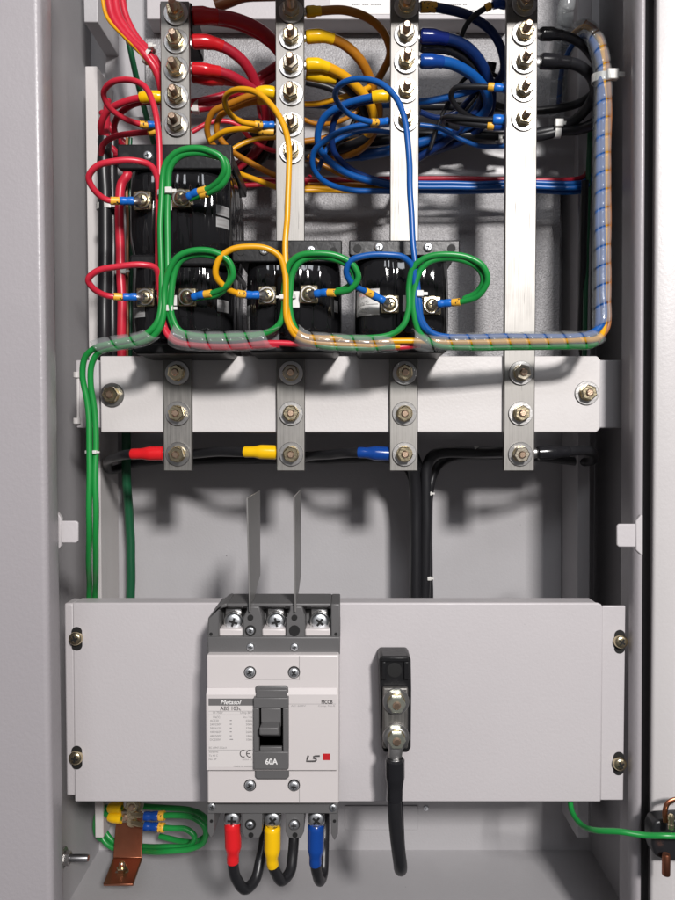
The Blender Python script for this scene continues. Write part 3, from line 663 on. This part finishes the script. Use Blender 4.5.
cw('green_wire','outer green loop at the third busbar, from the rightmost terminal','green',[(438,304,493),(450,303,491),(464,301,487),(478,295,481),(487,281,476),(483,267,473),(468,257,472),(448,254,472),(427,257,474),(414,267,477),(409,285,480),(408.5,310,481),(403,326,482),(390,335,484),(360,338,485),(330,338,485)],(432,305,499,6))
cw('green_wire','inner green loop at the third busbar, running right inside the wrap','green',[(464,299,489),(477,292,484),(483,280,479),(479,269,477),(466,261,475),(447,258,475),(429,262,476),(419,272,478),(414,290,480),(414,315,482),(420,334,485),(438,346,489),(470,348,492),(520,347,496),(570,346,500),(592,345,503),(601,338,506)],None,parts=[])
cw('yellow_wire','yellow wire looping from the second busbar lug then straight down it','yellow',[(274,125,553),(266,125,551),(254,124,547),(238,120,540),(227,109,530),(226,97,520),(238,90,508),(255,92,500),(270,104,494),(282,122,490),(289,145,487),(289,175,485),(287,215,483),(285,245,481),(286,280,479),(287,310,479),(292,327,480),(303,336,482),(340,339,485),(400,341,487),(460,342,490),(520,341,494),(575,340,499),(598,338,503),(604,326,507),(604.5,300,512),(604.5,200,526),(605,110,540),(603,65,547),(598,36,556),(585,26,566),(570,36,582)],(290,125,553,7))
cw('yellow_wire','yellow loop into the left terminal of the second busbar transformer','yellow',[(259,295,493),(249,295,491),(236,293,487),(225,287,481),(216,275,476),(219,260,473),(231,250,472),(250,247,472),(268,249,473),(280,257,475),(284.5,272,477),(286,300,478),(288,322,479),(297,337,482),(330,344,486),(400,346,489)],(267,295,499,6))
cw('blue_wire','blue wire looping from the third busbar lug then straight down it','blue',[(389,121,553),(382,122,551),(371,122,547),(352,116,540),(339,105,530),(335,93,520),(343,83,508),(360,79,500),(380,84,494),(396,98,490),(405,122,487),(409,160,485),(411,205,483),(413,245,481),(416,270,481),(419,300,482),(422,320,484),(433,333,486),(470,337,490),(530,336.5,495),(580,335.5,500),(596,330,504),(598.5,305,510),(598,200,524),(599,110,538),(600,65,547),(595,44,554),(585,36,564),(573,44,578),(562,70,602),(558,110,628)],(404,121,553,7))
cw('blue_wire','blue loop into the left terminal of the third busbar transformer','blue',[(384,301,493),(376,297,491),(366,292,487),(353,285,481),(346,272,476),(350,261,473),(365,256,472),(388,255,472),(403,257,474),(412,266,477),(415,285,480),(417,310,482),(424,328,485),(445,338,489),(500,338,494),(560,337,499)],(390,304,499,6))
# extra conductors seen along the upright wrap
cw('blue_wire','blue wire inside the upright wrap on the right','blue',[(556,338,499),(590,334,503),(602,322,506),(602.5,290,510),(602,200,524),(602,120,538),(602,80,545),(598,55,550),(590,36,560)],None,r=2.6,parts=[])
cw('brown_wire','brown wire running beside the upright wrap on the right','brown',[(597,342,503),(607,328,507),(608.5,300,511),(608.5,200,527),(609,110,541),(608,75,546),(604,50,552),(596,30,558),(586,22,566)],None,r=1.9,parts=[])
# ================================================================== heavy feeder cables
FG='feeder cables bolted behind the busbars'
def fc(name,label,k,pts,r,sl=None,sll=17,lug=None,parts=(),sr=1.25):
    pr=list(parts)
    if sl: pr=[('heat_shrink',SL[sl],0,sll,r*sr)]+pr
    return cable(name,label,'cable',W[k],pts,r,pr,lug=lug,group=FG)
xb=[176,290,404,521]
def LB(i,y): return (xb[i],y,553,8)
fc('red_cable','dark red cable at the very top right of the leftmost busbar','crimson',[(192,16,556),(208,16,558),(235,20,565),(262,32,575),(280,50,590),(290,80,610),(285,110,630)],5.2,'dred',20,LB(0,14))
fc('red_cable','thin dark red cable under the topmost one, behind the second busbar','crimson',[(192,20,562),(215,22,566),(240,27,572),(262,38,580),(280,56,592),(292,85,610)],3.2)
fc('red_cable','red cable from the second bolt of the leftmost busbar','crimson',[(192,42,556),(206,42,558),(222,46,562),(242,61,572),(255,82,585),(262,110,600),(262,135,615),(255,155,630),(232,168,640),(200,176,644)],4.3,'dred',24,LB(0,42))
fc('red_cable','red cable from the third bolt, bright sleeve on top','crimson',[(192,69,554),(206,70,555),(222,73,560),(242,82,570),(258,95,585),(266,115,600),(264,138,612),(250,158,630),(220,172,640)],3.9,'dred',22,LB(0,70))
fc('red_cable','lower twin of the third bolt red cables, darker sleeve','crimson',[(192,76,562),(210,79,564),(226,80,570),(244,84,580),(260,100,595),(272,120,610)],3.9,'dred',25)
fc('red_cable','red cable rising from left to right behind the second busbar','crimson',[(172,104,580),(192,103,588),(215,98,594),(240,90,600),(262,75,604),(285,60,606),(300,50,620)],3.4)
fc('red_cable','lower of two tied red cables rising behind the second busbar','crimson',[(172,111,584),(192,109,588),(218,105,594),(244,97,600),(266,82,606),(288,66,610),(300,60,620)],3.4)
fc('yellow_cable','amber cable from the top bolt of the second busbar','amber',[(306,12,556),(318,11,558),(345,10,562),(368,18,570),(384,34,580),(390,52,592),(382,72,604),(372,88,612)],3.3,'yellow',12,LB(1,12))
fc('yellow_cable','amber cable from the second bolt of the yellow phase busbar','amber',[(306,37,556),(322,36,557),(342,43,564),(360,60,574),(372,85,588),(378,112,600),(372,135,612),(358,150,620),(330,156,628),(300,157,632)],4.0,'yellow',22,LB(1,38))
fc('yellow_cable','yellow cable from the third bolt, upper of a pair','yellow',[(306,65,554),(320,65,555),(338,72,562),(355,86,572),(370,104,584),(373,125,600),(362,140,618),(335,148,632),(303,150,640)],3.9,'yellow',18,LB(1,66))
fc('yellow_cable','darker lower yellow sleeve under the third bolt of the second busbar','black',[(306,74,562),(322,77,564),(338,81,570),(352,92,580),(364,110,596),(368,128,612)],3.6,'yellow',24)
fc('yellow_cable','thin yellow cable level behind the blue loop','yellow',[(300,104,590),(320,103,588),(345,96,584),(360,91,582),(375,84,590)],2.3)
fc('blue_cable','navy cable from the top bolt of the third busbar, amber marker at its end','navy',[(420,7,556),(432,7,558),(448,10,562),(470,16,566),(490,30,572),(502,50,582),(504,70,590),(495,85,600),(485,95,612)],3.6,'marker',13,LB(2,7),sr=1.12)
fc('blue_cable','navy cable from the second bolt of the third busbar','navy',[(420,36,555),(436,37,556),(458,42,562),(476,56,572),(487,76,584),(491,97,596),(486,118,608),(470,136,620),(440,148,634),(415,153,642)],4.5,'navy',22,LB(2,35))
fc('black_cable','black cable under the navy sleeve of the third busbar','black',[(420,46,562),(445,48,566),(465,58,574),(478,74,584),(484,95,596),(476,115,610),(455,135,622),(415,148,634)],3.8,'black',26)
fc('blue_cable','bright blue cable from the third bolt of the third busbar','blue',[(420,61,554),(438,62,555),(456,66,562),(474,77,572),(486,92,584),(487,108,596),(474,122,608),(450,134,620),(415,144,634)],4.2,'blue',18,LB(2,62))
fc('blue_cable','blue cable crossing level between third and fourth busbars','blue',[(300,104,600),(360,106,600),(415,102,596),(440,99,592),(465,92,588),(485,84,590)],3.0)
fc('blue_cable','blue cable sagging low behind the third busbar','blue',[(360,156,630),(400,148,625),(440,135,618),(465,120,612),(482,100,604)],4.4)
fc('black_cable','black cable from the second bolt of the rightmost busbar','black',[(540,34,556),(555,34,557),(572,38,562),(588,50,570),(597,68,580),(595,90,596),(578,104,608),(540,110,616),(480,107,620),(420,106,622)],3.6,'black',18,LB(3,34),sr=1.35)
fc('black_cable','black cable from the third bolt of the rightmost busbar','black',[(540,61,555),(556,62,556),(578,66,562),(592,78,572),(594,96,586),(582,114,598),(562,128,608),(540,133,612),(500,137,618),(440,134,620),(380,140,626),(300,146,632)],4.4,'black',24,LB(3,62),sr=1.3)
fc('black_cable','lowest black cable crossing behind the rightmost busbar to the tie','black',[(594,125,590),(578,130,602),(562,131,608),(540,136,612),(505,138,622),(460,137,632),(415,140,636)],4.2)
fc('black_cable','black cable strand under the cable tie near the upright wrap','black',[(596,118,592),(585,125,600),(565,128,606),(545,130,610)],2.6)
fc('black_cable','diagonal black cable crossing between third and fourth busbars','black',[(492,62,600),(488,80,606),(478,100,612),(462,118,620),(440,135,628),(405,150,634),(350,153,636),(300,150,638)],4.2)
fc('black_cable','black cable arcing down beside the fourth busbar','black',[(486,84,590),(490,96,594),(486,112,600),(476,122,606),(464,117,600)],3.0)
fc('black_cable','black cable running low behind the yellow cables','black',[(262,120,600),(255,135,606),(235,150,616),(205,160,626)],4.6)
fc('black_cable','black cable hanging behind the second busbar','black',[(372,88,600),(378,110,604),(370,135,612),(345,148,620),(300,155,626),(240,152,630)],4.4)
xx=[('blue_cable','thin navy strand tangled under the blue cables','navy',[(420,112,600),(438,118,606),(455,112,608),(470,98,606),(480,84,600)],2.4),
('blue_cable','blue strand dropping steeply between third and fourth busbars','navy',[(484,92,598),(478,108,602),(462,126,610),(444,142,618),(416,160,628)],3.4),
('black_cable','thin black strand rising to the busbar at the far right','black',[(470,74,600),(480,94,604),(495,104,606),(520,112,610)],2.6),
('black_cable','black strand curving under the yellow pair','black',[(306,82,600),(330,88,602),(352,100,604),(368,120,610),(360,142,618)],3.0),
('yellow_cable','amber strand running low behind the blue loops','amber',[(300,142,612),(325,138,612),(350,128,608),(368,112,602)],2.6),
('red_cable','dark red strand dropping behind the second busbar sleeve','crimson',[(262,90,602),(266,120,612),(256,150,624),(226,176,634),(205,186,640)],3.6),
('black_cable','black strand beside the dark red drop','black',[(268,95,606),(272,130,616),(262,160,628),(235,172,640),(205,180,644)],3.4),
('blue_cable','blue strand sweeping low from the second busbar to the right','blue',[(300,152,640),(340,158,638),(390,152,632),(430,138,624)],3.0)]
xx+=[('yellow_cable','thin yellow strand bowing low between first and second busbars','yellow',[(222,158,596),(238,146,600),(258,139,604),(280,137,608),(300,138,612)],2.0),
('yellow_cable','amber strand curling behind the second busbar fifth bolt','amber',[(300,118,600),(318,124,600),(340,121,596),(358,110,594),(368,98,598)],1.9),
('red_cable','thin red strand arching between first and second busbars','red',[(192,132,590),(212,122,592),(235,124,596),(252,140,604),(270,150,612),(300,152,618)],2.0),
('black_cable','thin black strand arching between first and second busbars','black',[(215,150,606),(232,132,604),(250,126,604),(270,131,608),(300,128,612)],1.9),
('blue_cable','thin blue strand arching high between second and third busbars','blue',[(318,170,600),(330,145,596),(350,134,594),(372,131,596),(400,134,604)],2.0),
('blue_cable','thin blue strand crossing under the black loops at right','blue',[(420,125,606),(440,128,606),(462,140,608),(480,146,612),(510,146,618)],2.0),
('black_cable','thin black strand making a tall loop between third and fourth busbars','black',[(430,150,612),(440,120,606),(452,96,600),(466,78,596),(484,72,596),(505,80,600)],1.8),
('black_cable','thin black strand behind the amber arc','black',[(330,150,612),(348,132,606),(362,108,602),(378,96,600),(400,98,606)],2.0),
('yellow_cable','amber strand descending behind the blue loops to the level run','amber',[(308,156,604),(325,166,606),(345,176,610),(370,182,614),(398,183,618)],2.0)]
for a_ in xx: fc(*a_)
# thin wires left of each busbar
SG='small sensing wires at the busbar bolts'
def sw(name,label,k,pts,r,parts,lug=None): return cable(name,label,'wire',W[k],pts,r,parts,lug=lug,group=SG)
mk=lambda k,a,b,r: ('marker_sleeve',SL[k],a,b,r)
sw('red_wire','thick red wire from the yellow sleeve left of the leftmost busbar','red',[(161,97,554),(150,97,553),(142,98,554),(125,102,558),(108,110,566),(101,124,575),(103,140,590),(112,152,605)],2.7,[mk('yellow',0,16,4.6)],(174,97,553,8))
sw('red_wire','second red wire under the yellow sleeve of the leftmost busbar','crimson',[(160,102,558),(145,102,560),(130,106,566),(118,116,575),(114,130,588),(122,146,600)],2.5,[])
sw('red_wire','red wire from the lowest bolt of the leftmost busbar','red',[(160,131,556),(150,132,556),(135,133,558),(115,136,562),(103,145,572),(101,160,585)],2.3,[mk('marker',0,9,3.0)])
sw('yellow_wire','amber wire pair from the fourth bolt of the second busbar','amber',[(275,93,554),(265,92,553),(250,96,555),(230,104,560),(213,112,566),(207,128,574),(211,142,582),(222,152,590)],2.5,[mk('yellow',0,14,4.8)],(288,94,553,8))
sw('yellow_wire','second amber wire curving down behind the yellow loop','amber',[(275,99,560),(258,101,562),(238,107,568),(220,117,576),(217,132,582),(230,150,590),(250,163,600),(275,175,610),(300,185,620)],2.5,[mk('marker',0,14,3.6)])
sw('yellow_wire','yellow wire from the fifth bolt curving left and down','yellow',[(274,132,556),(262,131,555),(245,129,557),(225,132,562),(210,140,570)],2.3,[mk('marker',0,12,3.2)])
sw('yellow_wire','yellow wire swinging right from the topmost transformer','yellow',[(226,168,580),(240,174,590),(262,182,600),(285,189,610),(310,190,618),(360,190,618),(400,188,622)],2.3,[])
sw('blue_wire','bright blue pair from the yellow sleeve left of the third busbar','blue',[(389,96,554),(380,96,553),(362,99,556),(343,105,562),(325,116,570),(318,132,578),(320,150,586),(335,166,594),(360,178,604),(395,186,614)],2.9,[mk('yellow',0,13,4.8)],(402,96,553,8))
sw('blue_wire','navy wire curving inside the bright blue pair','navy',[(378,99,560),(355,104,566),(338,114,574),(332,130,582),(334,152,592),(352,170,602),(385,182,614),(420,188,624)],2.7,[])
sw('blue_wire','blue wire from the lowest bolt of the third busbar, wide loop','blue',[(389,123,556),(372,124,555),(350,128,558),(328,138,564),(314,152,572),(313,168,580),(325,182,590),(350,190,602),(400,192,616)],2.4,[mk('lblue',0,10,3.0),mk('marker',10.3,15,2.9)])
sw('black_wire','black wire with blue lug at the top left of the rightmost busbar','black',[(506,5,556),(496,4,555),(486,8,556),(472,18,560),(463,33,566),(461,55,574),(468,72,584),(480,86,596)],2.2,[('crimp_sleeve',SL['blue'],0,11,3.5),mk('marker',12.5,17,3.0)],(520,5,553,7))
sw('black_wire','black loop wire with blue lug at the fourth bolt of the rightmost busbar','black',[(508,89,554),(500,88,553),(490,87,554),(470,86,557),(455,88,562),(451,96,568),(458,108,576),(475,118,586),(500,124,596)],2.2,[('crimp_sleeve',SL['lblue'],0,11,3.3),mk('marker',11.3,16,3.2)],(521,90,553,7))
sw('black_wire','black wire with blue lug at the lowest bolt of the rightmost busbar','black',[(508,120,554),(499,120,553),(485,120,555),(462,118,560),(446,117,566),(444,122,574),(458,128,584)],2.3,[('crimp_sleeve',SL['lblue'],0,12,4.2)],(521,119,553,7))
sw('black_wire','second black wire with amber marker at the lowest right bolt','black',[(506,126,557),(495,126,556),(480,125,558),(458,122,564),(446,119,570),(442,118,574)],2.3,[mk('blue',0,10,3.6),mk('marker',10.3,15,3.2)])
# long horizontal runs
RG='level wire run behind the busbars'
for k,y,x0,x1,lab,d in (('crimson',179,208,578,'topmost dark red wire of the level run behind the busbars',620),('blue',183,415,580,'upper blue wire of the level run, right half',616),('blue',187,410,582,'middle blue wire of the level run, right half',612),('blue',191,400,580,'lowest blue wire of the level run, right half',618),
                    ('amber',184,240,393,'upper amber wire of the level run, middle part',622),('yellow',188,300,393,'lower yellow wire of the level run, middle part',618),('crimson',185,205,300,'lower dark red wire of the level run, left part',612)):
    cable('run_wire',lab,'wire',W[k],[(x0,y,d),((x0*2+x1)/3,y+.6,d),((x0+2*x1)/3,y-.4,d),(x1,y,d),(x1+10,y-8,d+20)],2.2,(),group=RG)
# top left bundle
BG='cables entering at the top left corner'
for k,off,r,lab in (('red',0,3.4,'rightmost red cable entering at the top left corner'),('red',7,3.2,'middle red cable entering at the top left corner'),('red',-7,2.9,'dark red cable behind the top left bundle'),('yellow',13.5,1.5,'thin yellow wire at the outer edge of the top left bundle')):
    dd={0:560,7:557,-7:572,13.5:556}[off]
    cable('entry_cable',lab,'cable',W[k],[(113-off*.9,-40,dd),(115-off*.95,-5,dd),(120-off*.9,18,dd),(133-off*.6,38,dd),(148-off*.5,54,dd),(159-off*.35,72,dd+4),(164-off*.2,95,dd+12),(165,125,dd+25)],r,(),group=BG)
cable('green_cable','dark green cable at the top left, behind the red bundle','cable',W['dgreen'],[(123,-40,600),(124,0,600),(127,30,605),(131,52,610),(138,85,625),(150,130,640),(158,160,650)],2.6)
for k,x,r,d,lab in (('black',105,5.6,585,'thick black cable running down behind the left red loops'),('black',113,4.6,592,'second black cable running down at the left, further in'),('red',121,3.8,580,'red cable running down beside the left transformers'),('brown',127,1.3,588,'thin brown wire running down beside the red cable'),('dgreen',130.5,1.8,596,'dark green wire running down beside the left transformers')):
    pts=[(x,138,d),(x-1,165,d),(x,200,d),(x+.5,250,d),(x,300,d),(x,345,d),(x,380,d+10)]
    if k=='red': pts=[(112,150,600),(118,158,590),(128,174,578),(122,184,578),(120,200,578),(120,250,580),(122,300,580),(122,345,582),(122,380,590)]
    cable('riser_cable',lab,'cable',W[k],pts,r,(),group='cables running down on the left')
cable('red_strand','short dark red strand dropping behind the left yellow sleeve','cable',W['crimson'],[(108,100,600),(106,120,596),(108,140,590),(118,155,590),(133,172,585)],3.0)
cable('red_strand','dark red strand crossing toward the topmost transformer screw','cable',W['crimson'],[(102,112,600),(112,130,598),(128,148,604),(142,165,612)],3.0)
cable('green_cable','dark green cable hanging in the shade below the white plate','cable',W['dgreen'],[(127,400,650),(126,450,650),(127,490,652),(130,530,655),(131,570,655),(131,620,655)],4.2)
cable('brown_cable','reddish brown cable crossing the very top of the picture','cable',W['brown'],[(215,6,580),(228,1,580),(245,-5,580),(290,-6,580)],5)
# ================================================================== lower feeders from the busbars
LG='black feeder cables at the lower busbar ends'
def lf(label,pts,sl,lug,sll=26,r=4.0,sr=5.5): return cable('feeder_cable',label,'cable',BLKGL,pts,r,[('heat_shrink',SL[sl],0,sll,sr)] if sl else (),lug=lug,group=LG)
lf('black cable with red sleeve left of the leftmost busbar foot',[(164,453.5,553),(150,453.5,553),(130,454,556),(116,457,580),(108,462,620),(112,470,655),(140,462,668),(280,460,668),(395,460,660),(413,480,640),(413,600,636),(413,640,636)],'red',(178,454,553,9))
lf('black cable with yellow sleeve left of the second busbar foot',[(277,452.5,553),(262,452,553),(245,452,555),(215,452,575),(185,455,600),(165,458,630),(175,462,655),(230,460,665),(400,460,668),(423,490,645),(423,640,640)],'yellow',(291,453,553,9))
lf('black cable with blue sleeve left of the third busbar foot',[(391,454,553),(375,453.5,553),(356,453,555),(335,454,575),(312,456,600),(300,460,630),(320,460,655),(400,462,655),(418,485,634),(419,640,634)],'blue',(405,454,553,9))
lf('black cable with black sleeve right of the rightmost busbar foot',[(537,453,553),(552,452,553),(572,451,558),(590,452,580),(594,458,610),(585,462,640),(540,458,660),(450,458,658),(432,480,640),(429,600,634),(429,640,634)],'black',(519,454,553,9))
lf('black cable leaving leftward behind the rightmost busbar foot to the bundle',[(508,452,575),(480,452.5,600),(446,452,612),(433,456,616),(427,466,618),(426,490,619),(426,540,620),(425,580,622),(424,640,622)],None,None,r=5.0)
lf('left strand of the tied upright black bundle',[(408,455,600),(413,470,612),(415.5,490,618),(416,540,620),(416,580,620),(416,640,620)],None,None,r=5.4)
lf('middle strand of the tied upright black bundle',[(412,453,610),(418,468,622),(421,490,628),(422,540,628),(421,580,628),(421,640,628)],None,None,r=5.4)
# ================================================================== cable ties
def tie(x,y,d,w,h,label,ang=0,head='r',hh=None):
    c=at(x,y,d); k=d/F; W2=w*k/2; t=thing('cable_tie',label,'cable tie',c,'white nylon cable ties')
    m=MB(); n=28; vs=[]; ca,sa=math.cos(ang),math.sin(ang); hb=h*k/2; D=W2*.8
    for a_ in range(n):
        t_=2*math.pi*a_/n; X=W2*math.cos(t_); Y=D*math.sin(t_)+D*.8
        for (q,z) in ((1.0,hb),(1.0,-hb),(.86,-hb),(.86,hb)):
            x_=X*q; vs.append((c.x+x_*ca-z*sa, c.y+(Y-D*.8)*q+D*.8-D*.3, c.z+x_*sa+z*ca))
    fs=[(i*4+j,i*4+(j+1)%4,((i+1)%n)*4+(j+1)%4,((i+1)%n)*4+j) for i in range(n) for j in range(4)]
    m.add(vs,fs); m.build('strap', TIE, t, bevel=.1)
    sg=1 if head=='r' else -1; hx=c.x+sg*W2*.75*ca; hz=c.z+sg*W2*.75*sa; s2=(hh or min(h,w)*1.25)*k/2
    m=MB().box(hx-s2*1.1,hx+s2*1.1,c.y-D*.7-1.5,c.y-D*.7+3.5,hz-s2,hz+s2); m.build('lock_head', TIE, t, bevel=.6)
    m=MB().box(min(hx,hx+sg*s2*2.4),max(hx,hx+sg*s2*2.4),c.y-D*.7-.2,c.y-D*.7+.9,hz-s2*.45,hz+s2*.45); m.build('tail', TIE, t)
tie(164,192,481,15,5,'cable tie around red and green wires on the topmost transformer',.03)
tie(165,309,484,15,5,'cable tie around the green wires just above the left spiral wrap')
tie(288,297,481,15,4,'cable tie around yellow and green wires on the second busbar',.12,'l')
tie(414,294.5,482,15,5,'cable tie around green and blue wires on the third busbar',.03)
tie(148,54,557,18,3.6,'cable tie slanting around the red bundle at the top left',.95)
tie(91,452,496,14,3,'cable tie around the two green wires at the left side')
tie(196,105,588,15,4.5,'small cable tie on the red cables right of the leftmost busbar',math.pi/2,'l')
tie(422,493,622,20,3,'upper cable tie on the upright black bundle')
tie(422,577.5,622,18,3,'lower cable tie on the upright black bundle')
tie(558,130,606,14,6,'small cable tie where the black cables meet right of the busbars',math.pi/2)
tie(603,77,545,20,8,'wide cable tie near the top of the upright wrap')
tie(108,206,584,26,6,'cable tie around the black and red cables at the left',.0,'r')
tie(120,272,580,12,4,'small cable tie low on the red cable at the left')
tie(500,138,616,13,3.5,'small cable tie on the black cable left of the rightmost busbar',math.pi/2,'l')
tie(476,452,602,11,3,'small cable tie on the black cable below the white plate',math.pi/2)
# ================================================================== earth bracket at the bottom left
eb=thing('earth_bracket','bent copper earth bracket standing on the cabinet floor','bracket',at(122,884,560))
m=MB(); t=2.2; w0,w1=at(103,884,560).x,at(133,884,560).x
zf=ZF+.2
zfoot=at(120,884,575).z
pr=[(575,zfoot),(632,at(120,858,632).z),(640,at(120,830,640).z),(640,at(120,796,640).z)]
prs=[]
for i,(y,z) in enumerate(pr): prs.append((y,z))
x0s=[at(103,884,575).x,at(113,860,632).x,at(115,830,640).x,at(119,800,640).x]
x1s=[at(133,884,575).x,at(142,860,632).x,at(142,830,640).x,at(140,800,640).x]
vs=[]
for i,(y,z) in enumerate(prs):
    ny,nz=(0.42,-.9) if i==0 else (.6,-.75) if i==1 else (1,0)
    for x,oy,oz in ((x0s[i],0,0),(x1s[i],0,0),(x1s[i],ny*3,nz*3),(x0s[i],ny*3,nz*3)): vs.append((x,y+oy,z+oz))
fs=[(0,3,2,1)]+[(i*4+j,i*4+(j+1)%4,(i+1)*4+(j+1)%4,(i+1)*4+j) for i in range(3) for j in range(4)]+[(12,13,14,15)]
m.add(vs,fs); m.build('copper_strip', COPPER, eb, bevel=.6)
c=at(122,876,590); 
def vbolt(parent,c,k=1.0):
    b=MB().lathe(c,[(2.6*k,0),(2.6*k,9*k),(1.8*k,10*k)],14,axis='Z').build('bolt', STUD, parent)
    MB().lathe(c,[(5.6*k,0),(5.8*k,.3),(5.8*k,1.2),(5.6*k,1.4)],24,axis='Z').build('washer', ZINC, b)
    MB().lathe(c,[(4.6*k,1.4),(4.8*k,1.7),(4.8*k,5),(4.3*k,5.6)],6,axis='Z').build('nut', BRASSZ, b,ang=25)
vbolt(eb,at(122,873,600))
bt=bolt(eb,128,812,636); bolt(eb,134,803,632)
EG='green earth wires at the bottom left'
def ew(label,pts,parts=(),lug=None): return cable('earth_wire',label,'wire',W['green'],pts,2.6,parts,lug=lug and lug+(BRASSZ,),group=EG)
pp=[('crimp_sleeve',SL['blue'],0,13,4.0),('marker_sleeve',SL['marker'],13.5,19,4.3)]
ew('upper green earth wire with blue lug at the copper bracket',[(144,816,620),(158,816,620),(175,816,618),(195,818,616),(205,828,614),(203,842,614),(190,849,616),(165,851,620),(135,851,648),(110,846,652),(98,830,655),(98,805,655)],pp,(132,814,626,5))
ew('lower green earth wire with blue lug at the copper bracket',[(144,826,622),(157,827,622),(172,828,620),(187,829,619),(195,836,618),(190,845,620),(165,847,624),(138,846,650),(114,842,655),(104,828,658),(104,805,660)],pp,(132,822,628,5))
ew('green earth wire running level behind the copper bracket',[(140,806,650),(165,808,645),(190,810,640),(205,818,640),(208,832,640),(195,842,640),(160,836,650)])
ew('green earth wire left of the yellow sleeves',[(122,818,628),(113,817,630),(100,812,640),(95,822,650),(100,838,660),(125,844,660)],[mk('yellow',0,12,5.0)])
ew('second green earth wire with yellow sleeve at the bracket',[(122,808,630),(113,808,632),(102,806,645),(96,800,655)],[mk('yellow',0,12,5.0)])
# wall bolt at the bottom left
wb=thing('wall_bolt','small steel bolt sticking out of the left wall at the bottom','bolt',at(68,859,560))
c=Vector((-XW+.1, 600, at(68,858,600).z)); 
MB().lathe(c,[(9,0),(9,1.4),(8.6,1.8)],24,axis='X').build('washer', ZINC, wb)
MB().lathe(c,[(3.2,1.5),(3.2,22),(2.6,23)],16,axis='X').build('stud', mat('dark_steel',(.25,.25,.26),.35,metal=1), wb)
MB().lathe(c,[(5.4,1.8),(5.8,2.3),(5.8,6.5),(5.2,7)],6,axis='X').build('nut', ZINC, wb, ang=25)
# ================================================================== door grommet and earth wire at the right
gr=thing('wire_clamp','black clamp with copper stud on the open door edge','clamp',at(665,842,490))
m=MB(); m.pprism([(655,822),(662,820),(700,818),(700,862),(664,861),(655,856),(652,846),(652,830)],482,495.5); m.build('clamp_body', BLKGL, gr, bevel=2, seg=3)
m=MB(); a=at(665,846,478); m.lathe((a.x,a.y-2,at(665,873,478).z),[(2.6,0),(2.8,.5),(2.8,14),(2.4,15)],16,axis='Z'); m.build('stud', COPPER, gr)
m=MB(); m.tube(catmull([at(666,822,478),at(665,812,478),at(668,803,478),(at(678,799,478)),at(690,799,478)]),1.9,12,flat=.6); m.build('copper_lug', COPPER, gr)
MB().lathe((at(669,820,476).x,473,at(669,826,476).z),[(2.2,0),(2.2,3),(1.8,3.4),(1.8,6),(2.2,6.4),(2.2,9),(1.2,10)],14,axis='Z').build('terminal_pin', BRASSZ, gr)
cable('door_earth_wire','green earth wire running right to the open door','wire',W['green'],[(572,780,540),(571,804,530),(574,815,522),(583,826,508),(597,831,490),(620,832,480),(645,835.5,475),(665,836,470),(700,836,470)],2.1)
# ================================================================== small dark cord under the right, back bundle
cable('black_strand','thin black strand down the dark right corner','cable',BLKGL,[(585,180,600),(583,260,620),(581,340,640),(582,440,650),(583,520,655),(585,600,660)],3.2)
cable('green_strand','dark green strand beside the upright wrap in the right corner','cable',W['dgreen'],[(590,120,610),(588,200,620),(586,280,625),(584,360,630)],2.2)
tag(MB().lathe(at(558,0,598),[(8,0),(8.4,1),(8.4,4),(7,5)],6).build('hex_bolt', ZINC, None, ang=25),'dull steel bolt head at the very top right of the last busbar','bolt') if False else None
# ================================================================== light
w=bpy.data.worlds.new('World'); scene.world=w; w.use_nodes=True; N,L=w.node_tree.nodes,w.node_tree.links
bg=N['Background']; tc=N.new('ShaderNodeTexCoord'); sx=N.new('ShaderNodeSeparateXYZ'); L.new(tc.outputs['Generated'],sx.inputs[0])
cr=N.new('ShaderNodeValToRGB'); cr.color_ramp.elements[0].position=.0; cr.color_ramp.elements[0].color=(.10,.098,.10,1)
cr.color_ramp.elements[1].position=1; cr.color_ramp.elements[1].color=(.62,.61,.64,1)
mr=N.new('ShaderNodeMapRange'); mr.inputs[1].default_value=-1; mr.inputs[2].default_value=1; L.new(sx.outputs[2],mr.inputs[0]); L.new(mr.outputs[0],cr.inputs[0]); L.new(cr.outputs[0],bg.inputs[0]); bg.inputs[1].default_value=.36
def area(name,loc,target,size,power,col,sy=None):
    l=bpy.data.lights.new(name,'AREA'); l.size=size; l.energy=power; l.color=col
    if sy: l.shape='RECTANGLE'; l.size_y=sy
    o=bpy.data.objects.new(name,l); COL.objects.link(o); o.location=loc
    o.rotation_euler=(Vector(target)-Vector(loc)).to_track_quat('-Z','Y').to_euler(); return o
c0=Vector((0,.55,.55))
area('ceiling_lamp',c0+Vector((.43,-1.6,.69)),c0,.17,38,(1,.965,.945),.17)
area('fill_light',c0+Vector((.1,-2.4,1.5)),c0,.8,13,(.93,.95,1),.5)  # soft fill added from above and in front, not a lamp of the room
scene.view_settings.view_transform='Standard'; scene.view_settings.look='None'; scene.view_settings.exposure=0; scene.view_settings.gamma=1
scene.cycles.max_bounces=10; scene.cycles.transparent_max_bounces=24; scene.cycles.glossy_bounces=5
for o in list(bpy.data.objects):
    if '_o' in o: del o['_o']
